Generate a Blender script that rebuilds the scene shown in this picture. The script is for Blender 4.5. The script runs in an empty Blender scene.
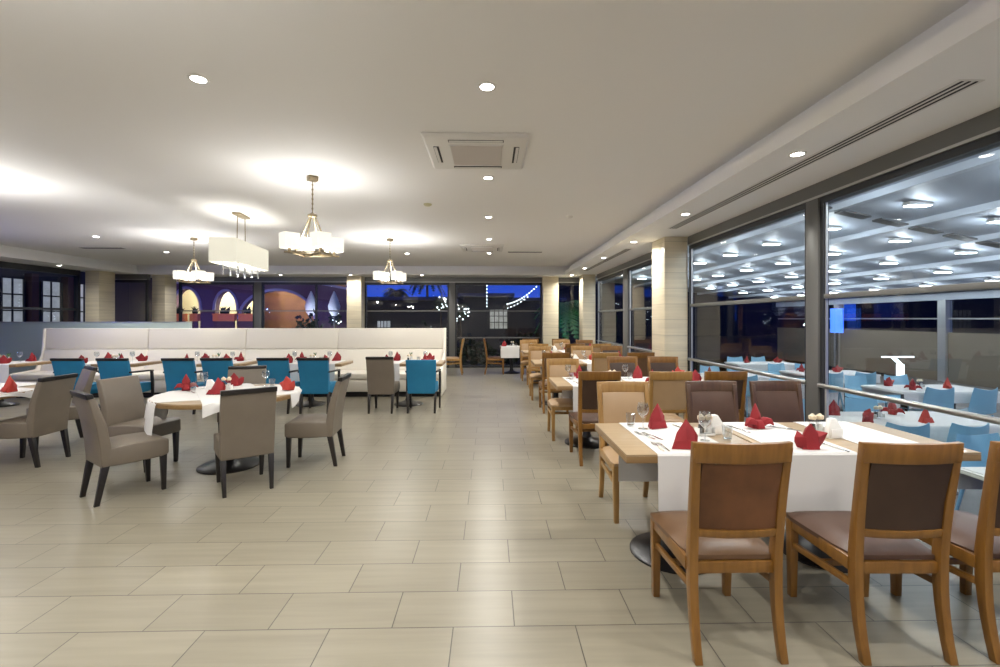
import bpy, bmesh, math, random
from mathutils import Vector, Matrix
random.seed(7)
PI = math.pi
SC = bpy.context.scene
COL = SC.collection

# ------------------------------------------------------------------ camera, world, exposure
F_PX, CAM_H, YAW = 465.0, 1.51, math.atan(10/465.0)
cd = bpy.data.cameras.new('camera'); cam = bpy.data.objects.new('camera', cd); COL.objects.link(cam)
cd.sensor_fit = 'HORIZONTAL'; cd.sensor_width = 36.0; cd.lens = F_PX/1000*36.0
cd.shift_y = -14.5/1000; cd.clip_end = 1500
cam.location = (0, 0, CAM_H); cam.rotation_euler = (PI/2, 0, -YAW)
SC.camera = cam
SC.view_settings.view_transform = 'Standard'; SC.view_settings.look = 'None'
SC.view_settings.gamma = 1.0; SC.view_settings.use_curve_mapping = False
SC.view_settings.exposure = 1.20
SC.cycles.use_denoising = True
SC.cycles.sample_clamp_indirect = 6.0
SC.cycles.max_bounces = 10; SC.cycles.diffuse_bounces = 4; SC.cycles.transparent_max_bounces = 24
SC.cycles.caustics_reflective = False; SC.cycles.caustics_refractive = False

W = bpy.data.worlds.new('dusk_sky'); SC.world = W; W.use_nodes = True
nt = W.node_tree; bg = nt.nodes['Background']
tc = nt.nodes.new('ShaderNodeTexCoord'); sx = nt.nodes.new('ShaderNodeSeparateXYZ')
rp = nt.nodes.new('ShaderNodeValToRGB')
nt.links.new(tc.outputs['Generated'], sx.inputs[0]); nt.links.new(sx.outputs['Z'], rp.inputs[0])
nt.links.new(rp.outputs[0], bg.inputs[0])
rp.color_ramp.elements[0].position = 0.0; rp.color_ramp.elements[0].color = (0.008, 0.040, 0.33, 1)
rp.color_ramp.elements[1].position = 0.5; rp.color_ramp.elements[1].color = (0.003, 0.008, 0.05, 1)
e = rp.color_ramp.elements.new(0.14); e.color = (0.006, 0.028, 0.24, 1)
bg.inputs[1].default_value = 1.0

LW = 1.0          # overall lamp level
P_DOWN, P_PEND, P_TERR = 5.2*LW, 11.0*LW, 2.3*LW
WARM, COOL = (1.0, 0.975, 0.925), (0.86, 0.93, 1.0)

def lamp(name, kind, loc, power, color, parent=None, rot=(0, 0, 0), size=0.1, angle=None, size_y=None, blend=1.0):
    d = bpy.data.lights.new(name, kind); d.energy = power; d.color = color
    if kind == 'AREA':
        d.size = size
        if size_y: d.shape = 'RECTANGLE'; d.size_y = size_y
        else: d.shape = 'DISK'
        if angle: d.spread = angle
    elif kind == 'SPOT':
        d.spot_size = angle or 2.4; d.spot_blend = blend; d.shadow_soft_size = size
    else: d.shadow_soft_size = size
    o = bpy.data.objects.new(name, d); COL.objects.link(o)
    o.location = loc; o.rotation_euler = rot
    if parent: o.parent = parent
    return o

# ------------------------------------------------------------------ materials
def mat(name, color, rough=0.5, metal=0.0, spec=0.5, emit=None, estr=0.0, noise=0.0, nscale=20.0, bump=0.0, bscale=150.0, coat=0.0, sheen=0.0, stretch=None, sss=0.0):
    m = bpy.data.materials.new(name); m.use_nodes = True
    n = m.node_tree; b = n.nodes['Principled BSDF']
    b.inputs['Base Color'].default_value = (*color, 1); b.inputs['Roughness'].default_value = rough
    b.inputs['Metallic'].default_value = metal; b.inputs['Specular IOR Level'].default_value = spec
    b.inputs['Coat Weight'].default_value = coat; b.inputs['Sheen Weight'].default_value = sheen
    if emit: b.inputs['Emission Color'].default_value = (*emit, 1); b.inputs['Emission Strength'].default_value = estr
    if noise or bump:
        t = n.nodes.new('ShaderNodeTexCoord'); mp = n.nodes.new('ShaderNodeMapping')
        n.links.new(t.outputs['Object'], mp.inputs[0])
        if stretch: mp.inputs['Scale'].default_value = stretch
    if noise:
        nz = n.nodes.new('ShaderNodeTexNoise'); nz.inputs['Scale'].default_value = nscale; nz.inputs['Detail'].default_value = 5
        n.links.new(mp.outputs[0], nz.inputs['Vector'])
        r = n.nodes.new('ShaderNodeValToRGB'); n.links.new(nz.outputs[0], r.inputs[0])
        r.color_ramp.elements[0].position = 0.3; r.color_ramp.elements[1].position = 0.7
        r.color_ramp.elements[0].color = (*[max(0, c*(1-noise)) for c in color], 1)
        r.color_ramp.elements[1].color = (*[min(1, c*(1+noise)) for c in color], 1)
        n.links.new(r.outputs[0], b.inputs['Base Color'])
    if bump:
        nb = n.nodes.new('ShaderNodeTexNoise'); nb.inputs['Scale'].default_value = bscale
        n.links.new(mp.outputs[0], nb.inputs['Vector'])
        bp = n.nodes.new('ShaderNodeBump'); bp.inputs['Strength'].default_value = bump; bp.inputs['Distance'].default_value = 0.002
        n.links.new(nb.outputs[0], bp.inputs['Height']); n.links.new(bp.outputs[0], b.inputs['Normal'])
    return m

def brick_mat(name, c1, c2, grout, bw, bh, mortar, offset, origin, plane, rough, veins=(1, 14, 14), vamt=0.10, spec=0.5):
    """tiles or stone courses laid in the plane given, in world metres"""
    m = bpy.data.materials.new(name); m.use_nodes = True
    n = m.node_tree; b = n.nodes['Principled BSDF']; L = n.links.new
    t = n.nodes.new('ShaderNodeNewGeometry'); s = n.nodes.new('ShaderNodeSeparateXYZ'); L(t.outputs['Position'], s.inputs[0])
    cb = n.nodes.new('ShaderNodeCombineXYZ')
    if plane == 'XY':
        L(s.outputs['X'], cb.inputs[0]); L(s.outputs['Y'], cb.inputs[1])
    else:
        ad = n.nodes.new('ShaderNodeMath'); ad.operation = 'ADD'; L(s.outputs['X'], ad.inputs[0]); L(s.outputs['Y'], ad.inputs[1])
        L(ad.outputs[0], cb.inputs[0]); L(s.outputs['Z'], cb.inputs[1])
    mp = n.nodes.new('ShaderNodeMapping'); mp.inputs['Location'].default_value = (-origin[0], -origin[1], 0); L(cb.outputs[0], mp.inputs[0])
    bt = n.nodes.new('ShaderNodeTexBrick'); L(mp.outputs[0], bt.inputs[0])
    bt.offset = offset; bt.offset_frequency = 2; bt.squash = 1.0
    bt.inputs['Scale'].default_value = 1.0; bt.inputs['Brick Width'].default_value = bw; bt.inputs['Row Height'].default_value = bh
    bt.inputs['Mortar Size'].default_value = mortar; bt.inputs['Mortar Smooth'].default_value = 0.1; bt.inputs['Bias'].default_value = 0.0
    bt.inputs['Color1'].default_value = (*c1, 1); bt.inputs['Color2'].default_value = (*c2, 1); bt.inputs['Mortar'].default_value = (*grout, 1)
    vm = n.nodes.new('ShaderNodeMapping'); vm.inputs['Scale'].default_value = veins; L(mp.outputs[0], vm.inputs[0])
    # every tile shows its own piece of the veining
    va = n.nodes.new('ShaderNodeVectorMath'); va.operation = 'ADD'; L(vm.outputs[0], va.inputs[0])
    sc = n.nodes.new('ShaderNodeVectorMath'); sc.operation = 'SCALE'; L(bt.outputs['Color'], sc.inputs[0]); sc.inputs['Scale'].default_value = 160
    L(sc.outputs[0], va.inputs[1])
    nz = n.nodes.new('ShaderNodeTexNoise'); nz.inputs['Scale'].default_value = 1.0; nz.inputs['Detail'].default_value = 5; L(va.outputs[0], nz.inputs['Vector'])
    rg = n.nodes.new('ShaderNodeMapRange'); L(nz.outputs[0], rg.inputs[0]); rg.inputs[1].default_value = 0.3; rg.inputs[2].default_value = 0.7
    rg.inputs[3].default_value = 1-vamt; rg.inputs[4].default_value = 1+vamt
    mx = n.nodes.new('ShaderNodeVectorMath'); mx.operation = 'SCALE'; L(bt.outputs['Color'], mx.inputs[0]); L(rg.outputs[0], mx.inputs['Scale'])
    L(mx.outputs[0], b.inputs['Base Color'])
    b.inputs['Roughness'].default_value = rough; b.inputs['Specular IOR Level'].default_value = spec
    bp = n.nodes.new('ShaderNodeBump'); bp.inputs['Strength'].default_value = 0.4; bp.inputs['Distance'].default_value = 0.002; bp.invert = True
    L(bt.outputs['Fac'], bp.inputs['Height']); L(bp.outputs[0], b.inputs['Normal'])
    return m

def wood_mat(name, dark, light, rough=0.35, axis=(18, 2.0, 18), coat=0.15):
    m = bpy.data.materials.new(name); m.use_nodes = True
    n = m.node_tree; b = n.nodes['Principled BSDF']; L = n.links.new
    t = n.nodes.new('ShaderNodeTexCoord'); mp = n.nodes.new('ShaderNodeMapping'); mp.inputs['Scale'].default_value = axis
    oi = n.nodes.new('ShaderNodeObjectInfo'); va = n.nodes.new('ShaderNodeVectorMath'); va.operation = 'ADD'
    mu = n.nodes.new('ShaderNodeMath'); mu.operation = 'MULTIPLY'; mu.inputs[1].default_value = 37; L(oi.outputs['Random'], mu.inputs[0])
    L(t.outputs['Object'], va.inputs[0]); L(mu.outputs[0], va.inputs[1]); L(va.outputs[0], mp.inputs[0])
    nz = n.nodes.new('ShaderNodeTexNoise'); nz.inputs['Scale'].default_value = 1.2; nz.inputs['Detail'].default_value = 6; nz.inputs['Roughness'].default_value = 0.6
    L(mp.outputs[0], nz.inputs['Vector'])
    r = n.nodes.new('ShaderNodeValToRGB'); L(nz.outputs[0], r.inputs[0])
    r.color_ramp.elements[0].position = 0.3; r.color_ramp.elements[0].color = (*dark, 1)
    r.color_ramp.elements[1].position = 0.7; r.color_ramp.elements[1].color = (*light, 1)
    L(r.outputs[0], b.inputs['Base Color']); b.inputs['Roughness'].default_value = rough; b.inputs['Coat Weight'].default_value = coat
    return m

def glass_mat(name, tint=(0.92, 0.95, 0.95), refl=1.0, rough=0.0):
    m = bpy.data.materials.new(name); m.use_nodes = True
    n = m.node_tree; L = n.links.new
    for x in list(n.nodes):
        if x.type != 'OUTPUT_MATERIAL': n.nodes.remove(x)
    out = [x for x in n.nodes if x.type == 'OUTPUT_MATERIAL'][0]
    tr = n.nodes.new('ShaderNodeBsdfTransparent'); tr.inputs[0].default_value = (*tint, 1)
    gl = n.nodes.new('ShaderNodeBsdfGlossy'); gl.inputs['Roughness'].default_value = rough; gl.inputs[0].default_value = (1, 1, 1, 1)
    fr = n.nodes.new('ShaderNodeFresnel'); fr.inputs[0].default_value = 1.5
    mu = n.nodes.new('ShaderNodeMath'); mu.operation = 'MULTIPLY'; mu.inputs[1].default_value = refl; L(fr.outputs[0], mu.inputs[0])
    # the pane is a thin closed slab: its reflection is taken once, at the face the light enters
    ge = n.nodes.new('ShaderNodeNewGeometry'); iv = n.nodes.new('ShaderNodeMath'); iv.operation = 'SUBTRACT'; iv.inputs[0].default_value = 1.0; L(ge.outputs['Backfacing'], iv.inputs[1])
    m2 = n.nodes.new('ShaderNodeMath'); m2.operation = 'MULTIPLY'; L(mu.outputs[0], m2.inputs[0]); L(iv.outputs[0], m2.inputs[1]); mu = m2
    mx = n.nodes.new('ShaderNodeMixShader'); L(mu.outputs[0], mx.inputs[0]); L(tr.outputs[0], mx.inputs[1]); L(gl.outputs[0], mx.inputs[2])
    L(mx.outputs[0], out.inputs[0])
    return m

M = dict(
    tile=brick_mat('beige_floor_tile', (0.208, 0.186, 0.138), (0.232, 0.208, 0.155), (0.060, 0.052, 0.042), 0.6, 0.3, 0.0027, 0.5, (-0.18, 2.283), 'XY', 0.30, (1.3, 22, 1), 0.09),
    stone=brick_mat('travertine_cladding', (0.66, 0.58, 0.41), (0.71, 0.63, 0.46), (0.46, 0.40, 0.28), 3.0, 0.245, 0.003, 0.0, (0.5, 0.03), 'XZ', 0.35, (0.9, 16, 1), 0.10),
    ceil=mat('ceiling_paint', (0.85, 0.835, 0.815), 0.7, spec=0.3),
    white_trim=mat('white_plaster', (0.92, 0.91, 0.90), 0.6, spec=0.3),
    wall=mat('back_wall_paint', (0.62, 0.57, 0.48), 0.7),
    alu=mat('grey_aluminium', (0.15, 0.15, 0.14), 0.4, metal=0.3),
    alu_light=mat('bright_aluminium_edge', (0.5, 0.5, 0.48), 0.3, metal=0.6),
    alu_dark=mat('dark_rubber_frame', (0.025, 0.027, 0.03), 0.4),
    steel=mat('brushed_steel', (0.45, 0.45, 0.44), 0.28, metal=1.0),
    chrome=mat('polished_steel', (0.75, 0.75, 0.75), 0.12, metal=1.0),
    glass=glass_mat('window_glass', (0.90, 0.93, 0.93), 1.1),
    glassware=glass_mat('clear_glassware', (0.90, 0.92, 0.93), 3.2),
    frosted=mat('frosted_screen_glass', (0.40, 0.48, 0.45), 0.35),
    cream=mat('cream_leatherette', (0.78, 0.73, 0.63), 0.42, bump=0.15, bscale=60),
    taupe=mat('taupe_leatherette', (0.165, 0.135, 0.102), 0.42, noise=0.05, nscale=6, bump=0.2, bscale=220),
    blue=mat('teal_blue_upholstery', (0.008, 0.165, 0.31), 0.6, noise=0.05, nscale=8, bump=0.2, bscale=250),
    wenge=mat('dark_wenge_wood', (0.012, 0.009, 0.008), 0.4, noise=0.25, nscale=20, stretch=(1, 1, 0.1)),
    black=mat('black_cast_iron', (0.007, 0.007, 0.008), 0.32),
    black_matt=mat('black_plinth', (0.015, 0.013, 0.012), 0.6),
    oak=wood_mat('honey_oak', (0.150, 0.064, 0.010), (0.235, 0.108, 0.020), axis=(25, 25, 1.6)),
    oak_pale=wood_mat('pale_oak', (0.27, 0.142, 0.038), (0.36, 0.205, 0.064), axis=(25, 25, 1.6)),
    oak_dark=wood_mat('dark_toned_oak', (0.062, 0.031, 0.016), (0.105, 0.053, 0.026), axis=(25, 25, 1.6)),  # the oak grain again in a darker brown
    top=wood_mat('table_top_oak', (0.33, 0.235, 0.135), (0.41, 0.30, 0.18), 0.35, axis=(2.0, 22, 22)),
    top_edge=wood_mat('table_edge_oak', (0.22, 0.130, 0.052), (0.30, 0.185, 0.080), 0.4, axis=(2.0, 30, 30)),
    leather=mat('brown_leather', (0.130, 0.070, 0.034), 0.40, spec=0.4, noise=0.12, nscale=7, bump=0.15, bscale=180),
    leather_dark=mat('dark_brown_leather', (0.048, 0.026, 0.016), 0.42, spec=0.35, noise=0.12, nscale=7, bump=0.15, bscale=180),
    leather_brown=mat('mid_brown_leather', (0.080, 0.042, 0.027), 0.42, spec=0.35, noise=0.12, nscale=7, bump=0.15, bscale=180),
    leather_red=mat('russet_leather', (0.115, 0.047, 0.018), 0.45, spec=0.35, noise=0.35, nscale=5, bump=0.1, bscale=180),
    leather_tan=mat('tan_leather', (0.36, 0.235, 0.125), 0.4, noise=0.05, nscale=7, bump=0.15, bscale=180),
    linen=mat('white_linen', (0.66, 0.645, 0.625), 0.85, bump=0.0),
    red=mat('red_napkin_linen', (0.26, 0.010, 0.014), 0.75, noise=0.10, nscale=12, bump=0.2, bscale=120),
    coral=mat('coral_napkin_linen', (0.42, 0.040, 0.026), 0.75, noise=0.10, nscale=12, bump=0.2, bscale=120),
    porcelain=mat('white_porcelain', (0.82, 0.80, 0.76), 0.25),
    cork=mat('pale_wood_lid', (0.66, 0.55, 0.38), 0.5),
    pepper=mat('black_pepper_fill', (0.03, 0.025, 0.02), 0.8, noise=0.5, nscale=200),
    paper=mat('white_paper', (0.85, 0.84, 0.80), 0.8),
    leaf=mat('green_leaf', (0.05, 0.13, 0.03), 0.5),
    nickel=mat('aged_bronze_metal', (0.30, 0.24, 0.15), 0.45, metal=0.6),
    shade=mat('fabric_lamp_shade', (0.60, 0.57, 0.48), 0.8, emit=(1.0, 0.93, 0.78), estr=0.38),
    shade_rect=mat('cream_pendant_fabric', (0.60, 0.58, 0.48), 0.8, emit=(1.0, 0.96, 0.80), estr=0.26),
    diffuser=mat('lit_diffuser', (0.9, 0.9, 0.85), 0.6, emit=(1.0, 0.95, 0.84), estr=0.8),
    lens=mat('lit_downlight_lens', (0.9, 0.9, 0.9), 0.5, emit=(1.0, 0.97, 0.90), estr=14.0),
    lens_off=mat('unlit_cream_disc', (0.62, 0.58, 0.36), 0.5),
    plastic_white=mat('white_plastic', (0.76, 0.74, 0.70), 0.4),
    grille=mat('air_grille', (0.66, 0.61, 0.56), 0.6),
    slot=mat('dark_slot', (0.03, 0.03, 0.03), 0.7),
    pool_blue=mat('pale_blue_plastic', (0.24, 0.47, 0.62), 0.4),
    terr_floor=mat('terrace_paving', (0.16, 0.15, 0.14), 0.5, noise=0.2, nscale=3),
    terr_roof=mat('white_roof_fabric', (0.42, 0.46, 0.53), 0.6),
    terr_beam=mat('white_roof_beam', (0.50, 0.54, 0.60), 0.5),
    terr_dark=mat('dark_roof_slat', (0.05, 0.055, 0.06), 0.5),
    terr_lens=mat('lit_terrace_lens', (0.9, 0.9, 0.9), 0.5, emit=(0.90, 0.95, 1.0), estr=16.0),
    reflected_band=mat('reflection_beige_wall', (0.15, 0.125, 0.09), 0.7),
    ground=mat('dark_outdoor_paving', (0.05, 0.05, 0.055), 0.9, spec=0.1, noise=0.2, nscale=1),
    purple=mat('violet_render', (0.11, 0.065, 0.12), 0.8),
    lilac=mat('lilac_moulding', (0.27, 0.27, 0.48), 0.7),
    arch_room=mat('cream_outdoor_plaster', (0.75, 0.70, 0.52), 0.8),
    terracotta=mat('terracotta_planter', (0.80, 0.27, 0.11), 0.7),
    brownwall=mat('brown_panelled_wall', (0.25, 0.115, 0.065), 0.6, noise=0.2, nscale=2),
    maroon=mat('maroon_column', (0.13, 0.04, 0.03), 0.6),
    dark_wall=mat('dark_facade', (0.035, 0.033, 0.036), 0.7),
    navy=mat('navy_facade', (0.03, 0.04, 0.12), 0.6),
    lit_window=mat('lit_window_glazing', (0.5, 0.5, 0.5), 0.4, emit=(0.85, 0.88, 0.90), estr=0.13, noise=0.3, nscale=3),
    lit_warm=mat('lit_shop_window', (0.5, 0.5, 0.5), 0.4, emit=(0.90, 0.85, 0.65), estr=0.13, noise=0.5, nscale=3),
    foliage=mat('dark_foliage', (0.02, 0.035, 0.02), 0.7),
    palm_green=mat('palm_frond', (0.03, 0.12, 0.04), 0.6),
    bark=mat('palm_bark', (0.08, 0.06, 0.04), 0.8),
    fairy=mat('lit_fairy_bulb', (0.9, 0.9, 0.9), 0.5, emit=(0.85, 0.92, 1.0), estr=5.0),
    led_blue=mat('lit_blue_screen', (0.1, 0.2, 0.9), 0.4, emit=(0.04, 0.18, 1.0), estr=0.8),
    led_white=mat('lit_white_tube', (0.9, 0.9, 0.9), 0.4, emit=(0.85, 0.92, 1.0), estr=1.0),
    wire=mat('black_wire', (0.01, 0.01, 0.01), 0.6),
    parasol=mat('white_parasol_cloth', (0.8, 0.8, 0.85), 0.8),
)

# ------------------------------------------------------------------ mesh helpers
def box(bm, x0, x1, y0, y1, z0, z1, mt=None):
    vs = [bm.verts.new(p) for p in ((x0, y0, z0), (x1, y0, z0), (x1, y1, z0), (x0, y1, z0), (x0, y0, z1), (x1, y0, z1), (x1, y1, z1), (x0, y1, z1))]
    if mt is not None:
        for v in vs: v.co = mt @ v.co
    for f in ((3, 2, 1, 0), (4, 5, 6, 7), (0, 1, 5, 4), (1, 2, 6, 5), (2, 3, 7, 6), (3, 0, 4, 7)):
        bm.faces.new([vs[i] for i in f])
    return vs

def loft(bm, secs, cap=True, closed=True):
    rows = [[bm.verts.new(p) for p in s] for s in secs]
    n = len(rows[0])
    for a, b in zip(rows, rows[1:]):
        for i in range(n if closed else n-1):
            j = (i+1) % n
            bm.faces.new((a[i], a[j], b[j], b[i]))
    if cap and closed:
        bm.faces.new(rows[0][::-1]); bm.faces.new(rows[-1])
    return rows

def sweep(bm, pts):
    """rectangular section (w along x, d along y) along pts (x, y, z, w, d)"""
    loft(bm, [[(x-w/2, y-d/2, z), (x+w/2, y-d/2, z), (x+w/2, y+d/2, z), (x-w/2, y+d/2, z)] for x, y, z, w, d in pts])

def bar(bm, p0, p1, w, h):
    p0, p1 = Vector(p0), Vector(p1); d = (p1-p0).normalized()
    s = d.cross(Vector((0, 0, 1)))
    if s.length < 1e-4: s = Vector((1, 0, 0))
    s.normalize(); u = s.cross(d)
    loft(bm, [[p + s*a*w/2 + u*b*h/2 for a, b in ((-1, -1), (1, -1), (1, 1), (-1, 1))] for p in (p0, p1)])

def tube(bm, pts, r, n=8):
    pts = [Vector(p) for p in pts]; secs = []
    for i, p in enumerate(pts):
        d = (pts[min(i+1, len(pts)-1)] - pts[max(i-1, 0)]).normalized()
        s = d.cross(Vector((0, 0, 1)))
        if s.length < 1e-3: s = Vector((1, 0, 0))
        s.normalize(); u = s.cross(d)
        rr = r[i] if isinstance(r, (list, tuple)) else r
        secs.append([p + s*math.cos(2*PI*k/n)*rr + u*math.sin(2*PI*k/n)*rr for k in range(n)])
    loft(bm, secs)

def lathe(bm, prof, n=24, c=(0, 0, 0), cap=True):
    secs = [[(c[0]+r*math.cos(2*PI*k/n), c[1]+r*math.sin(2*PI*k/n), c[2]+z) for k in range(n)] for r, z in prof]
    loft(bm, secs, cap)

def ball(bm, c, r, seg=10, sz=1.0):
    bmesh.ops.create_uvsphere(bm, u_segments=seg, v_segments=max(4, seg//2), radius=r, matrix=Matrix.Translation(c) @ Matrix.Diagonal((1, 1, sz, 1)))

def B(): return bmesh.new()

def thick(b, t):
    b.normal_update(); bmesh.ops.recalc_face_normals(b, faces=b.faces); b.normal_update()
    bmesh.ops.solidify(b, geom=b.faces[:], thickness=t)


def obj(name, bm, m, parent=None, bevel=0.0, seg=2, smooth=True, loc=None, solid=0.0):
    if solid: bmesh.ops.solidify(bm, geom=bm.faces[:], thickness=solid)
    bmesh.ops.recalc_face_normals(bm, faces=bm.faces)
    if bevel:
        es = [e for e in bm.edges if len(e.link_faces) == 2 and e.calc_face_angle(0) > 0.6]
        bmesh.ops.bevel(bm, geom=es, offset=bevel, segments=seg, affect='EDGES', profile=0.5, clamp_overlap=True)
    me = bpy.data.meshes.new(name); bm.to_mesh(me); bm.free()
    me.materials.append(M[m] if isinstance(m, str) else m)
    if smooth:
        me.shade_smooth(); me.set_sharp_from_angle(angle=math.radians(38))
    o = bpy.data.objects.new(name, me); COL.objects.link(o)
    if parent: o.parent = parent
    if loc: o.location = loc
    return o

def tag(o, label, cat, group=None, kind=None):
    if label: o['label'] = label
    if cat: o['category'] = cat
    if group: o['group'] = group
    if kind: o['kind'] = kind
    return o

def thing(name, label, cat, loc=(0, 0, 0), rz=0.0, group=None):
    o = bpy.data.objects.new(name, None); COL.objects.link(o); o.empty_display_size = 0.1
    o.location = loc; o.rotation_euler = (0, 0, rz)
    return tag(o, label, cat, group)

def struct(name, bm, m, parent=None, **k):
    o = obj(name, bm, m, parent, **k); o['kind'] = 'structure'; return o

def sbox(name, m, x0, x1, y0, y1, z0, z1, parent=None, bevel=0.0):
    bm = B(); box(bm, x0, x1, y0, y1, z0, z1); return struct(name, bm, m, parent, bevel=bevel)

def dup(root, loc, rz, label, group=None, scale=None, swap=None):
    r = root.copy(); COL.objects.link(r); r.location = loc; r.rotation_euler = (0, 0, rz)
    r['label'] = label
    if group: r['group'] = group
    for ch in root.children:
        c = ch.copy(); COL.objects.link(c); c.parent = r
        for g in ch.children:
            d = g.copy(); COL.objects.link(d); d.parent = c
    return r

class Kind:
    """the first placing moves the thing itself, every later one a copy of it"""
    def __init__(s, make): s.make, s.first = make, None
    def put(s, loc, rz, label, group):
        if s.first is None:
            s.first = o = s.make(); o.location = loc; o.rotation_euler = (0, 0, rz)
            o['label'] = label; o['group'] = group
        else: o = dup(s.first, loc, rz, label, group)
        return o

# ------------------------------------------------------------------ room shell
XR, YF, XL, YB = 3.12, 14.4, -10.9, -5.0
ZC, ZD = 3.06, 2.80
DX, DY, DL = 2.18, 13.5, -10.05
sbox('floor', 'tile', XL-0.1, XR+0.06, YB, YF+0.1, -0.12, 0)
sbox('ceiling', 'ceil', DL-0.2, DX+0.2, YB, DY+0.2, ZC, ZC+0.1)
sbox('ceiling', 'white_trim', DX, XR+0.2, YB, YF+0.3, ZD, ZD+0.02)      # lowered border by the window side
sbox('ceiling', 'white_trim', XL-0.2, DX, DY, YF+0.3, ZD, ZD+0.02)
sbox('ceiling', 'white_trim', XL-0.2, DL, YB, DY, ZD, ZD+0.02)
# stepped edge of the raised ceiling: a lower face and a shallow upper cove
ZS = 2.90
sbox('trim_1', 'white_trim', DX, DX+0.16, YB, DY+0.16, ZD+0.02, ZS)
sbox('trim_2', 'white_trim', DX+0.16, DX+0.20, YB, DY+0.20, ZD+0.02, ZC)
sbox('trim_3', 'white_trim', DL, DX, DY, DY+0.16, ZD+0.02, ZS)
sbox('trim_4', 'white_trim', DL-0.16, DX+0.16, DY+0.16, DY+0.20, ZD+0.02, ZC)
sbox('trim_5', 'white_trim', DL-0.16, DL, YB, DY+0.16, ZD+0.02, ZS)
sbox('trim_6', 'white_trim', DL-0.20, DL-0.16, YB, DY+0.20, ZD+0.02, ZC)
sbox('wall_back', 'wall', XL-0.1, XR+0.2, YB-0.15, YB, -0.1, ZC+0.1)

# pillars clad in travertine
for i, (x0, x1, y0, y1) in enumerate(((2.735, 3.10, 7.23, 7.80), (2.69, 3.06, 13.43, 13.98), (1.61, 2.08, 14.07, 14.5), (-4.29, -3.86, 14.03, 14.5), (-9.87, -9.50, 13.8, 14.3), (-10.78, -10.42, 12.62, 13.15))):
    sbox('pillar_%d' % (i+1), 'stone', x0, x1, y0, y1, 0, ZD, bevel=0.003)

# window side: two big runs of glazing between the pillars
def glazing_y(n, y0, y1, mulls, x, sashes=True, rail=True):
    """glazed run along Y at plane x; mulls are (start, end) of the wide mullions"""
    hb = B(); box(hb, x-0.02, x+0.14, y0, y1, 2.655, ZD)
    w = struct('window_%d' % n, hb, 'alu')
    b = B(); box(b, x-0.028, x-0.02, y0, y1, 2.655, 2.675); struct('edge_trim', b, 'alu_light', w)
    b = B(); box(b, x+0.0, x+0.1, y0, y1, 2.60, 2.655); struct('head_track', b, 'alu_dark', w)
    for a, c in mulls:
        b = B(); box(b, x-0.02, x+0.05, a, c, 0, 2.655); struct('mullion', b, 'alu', w, bevel=0.003)
    ends = [y0] + [v for m_ in mulls for v in m_] + [y1]
    for a, c in zip(ends[0::2], ends[1::2]):
        if c-a < 0.2: continue
        b = B()
        for p, q in ((a, a+0.045), (c-0.045, c)): box(b, x+0.0, x+0.05, p, q, 0.0, 2.60)
        box(b, x, x+0.06, a+0.06, c-0.06, 0, 0.07)
        struct('frame', b, 'alu_dark', w)
        b = B()
        for p, q in ((a+0.045, a+0.057), (c-0.057, c-0.045)): box(b, x+0.015, x+0.035, p, q, 0.07, 2.60)
        struct('frame', b, 'alu_light', w)
        b = B(); box(b, x+0.0, x+0.07, a+0.045, c-0.045, 1.70, 1.745); struct('sash_bar', b, 'alu', w, bevel=0.004)
        b = B(); box(b, x+0.035, x+0.041, a+0.045, c-0.045, 1.745, 2.60); struct('pane', b, 'glass', w)
        b = B(); box(b, x+0.055, x+0.061, a+0.045, c-0.045, 0.07, 1.70); struct('pane', b, 'glass', w)
        if rail:
            b = B(); tube(b, ((x-0.01, a+0.0, 0.885), (x-0.01, c-0.0, 0.885)), 0.022, 10); struct('rail', b, 'steel', w)
            b = B()
            for yy in (a+0.10, c-0.10):
                box(b, x-0.02, x+0.0, yy-0.012, yy+0.012, 0.0, 0.87)
            struct('rail_post', b, 'alu_light', w)
    return w
glazing_y(1, YB, 7.23, [(-3.2, -2.97), (-0.7, -0.47), (1.78, 2.01), (4.33, 4.50)], XR)
glazing_y(2, 7.80, 13.43, [(10.42, 10.78)], XR)
glazing_y(3, 13.98, YF, [], XR, rail=False)

def glazing_x(n, x0, x1, mulls, y, thin=(), bottom=0.0, bars=()):
    hb = B(); box(hb, x0, x1, y, y+0.14, 2.64, ZD)
    w = struct('window_%d' % n, hb, 'alu')
    b = B(); box(b, x0, x1, y-0.008, y, 2.64, 2.66); struct('edge_trim', b, 'alu_light', w)
    for a, c in mulls:
        b = B(); box(b, a, c, y-0.01, y+0.12, bottom, 2.64); struct('mullion', b, 'alu', w, bevel=0.003)
    for t in thin:
        b = B(); box(b, t-0.03, t+0.03, y+0.02, y+0.09, bottom, 2.64); struct('mullion', b, 'alu_dark', w)
    ends = [x0] + [v for m_ in mulls for v in m_] + [x1]
    for a, c in zip(ends[0::2], ends[1::2]):
        b = B()
        for p, q in ((a, a+0.05), (c-0.05, c)): box(b, p, q, y, y+0.09, bottom, 2.64)
        box(b, a+0.05, c-0.05, y, y+0.09, bottom, bottom+0.07); box(b, a+0.05, c-0.05, y, y+0.09, 2.56, 2.64)
        struct('frame', b, 'alu_dark', w)
        for z in bars:
            b = B(); box(b, a+0.05, c-0.05, y+0.02, y+0.06, z-0.018, z+0.018); struct('sash_bar', b, 'alu', w)
        b = B(); box(b, a+0.05, c-0.05, y+0.04, y+0.046, bottom+0.07, 2.56); struct('pane', b, 'glass', w)
    return w
glazing_x(4, -9.5, -4.29, [(-7.22, -7.0)], YF, thin=(-5.35,), bars=(1.76, 0.93))
glazing_x(5, -3.86, 1.61, [(-1.26, -1.08)], YF, bars=(1.76, 0.93))
glazing_x(6, 2.08, 3.12, [], YF, bars=())
glazing_x(7, -10.9, -9.87, [], 13.6, bars=())
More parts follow.
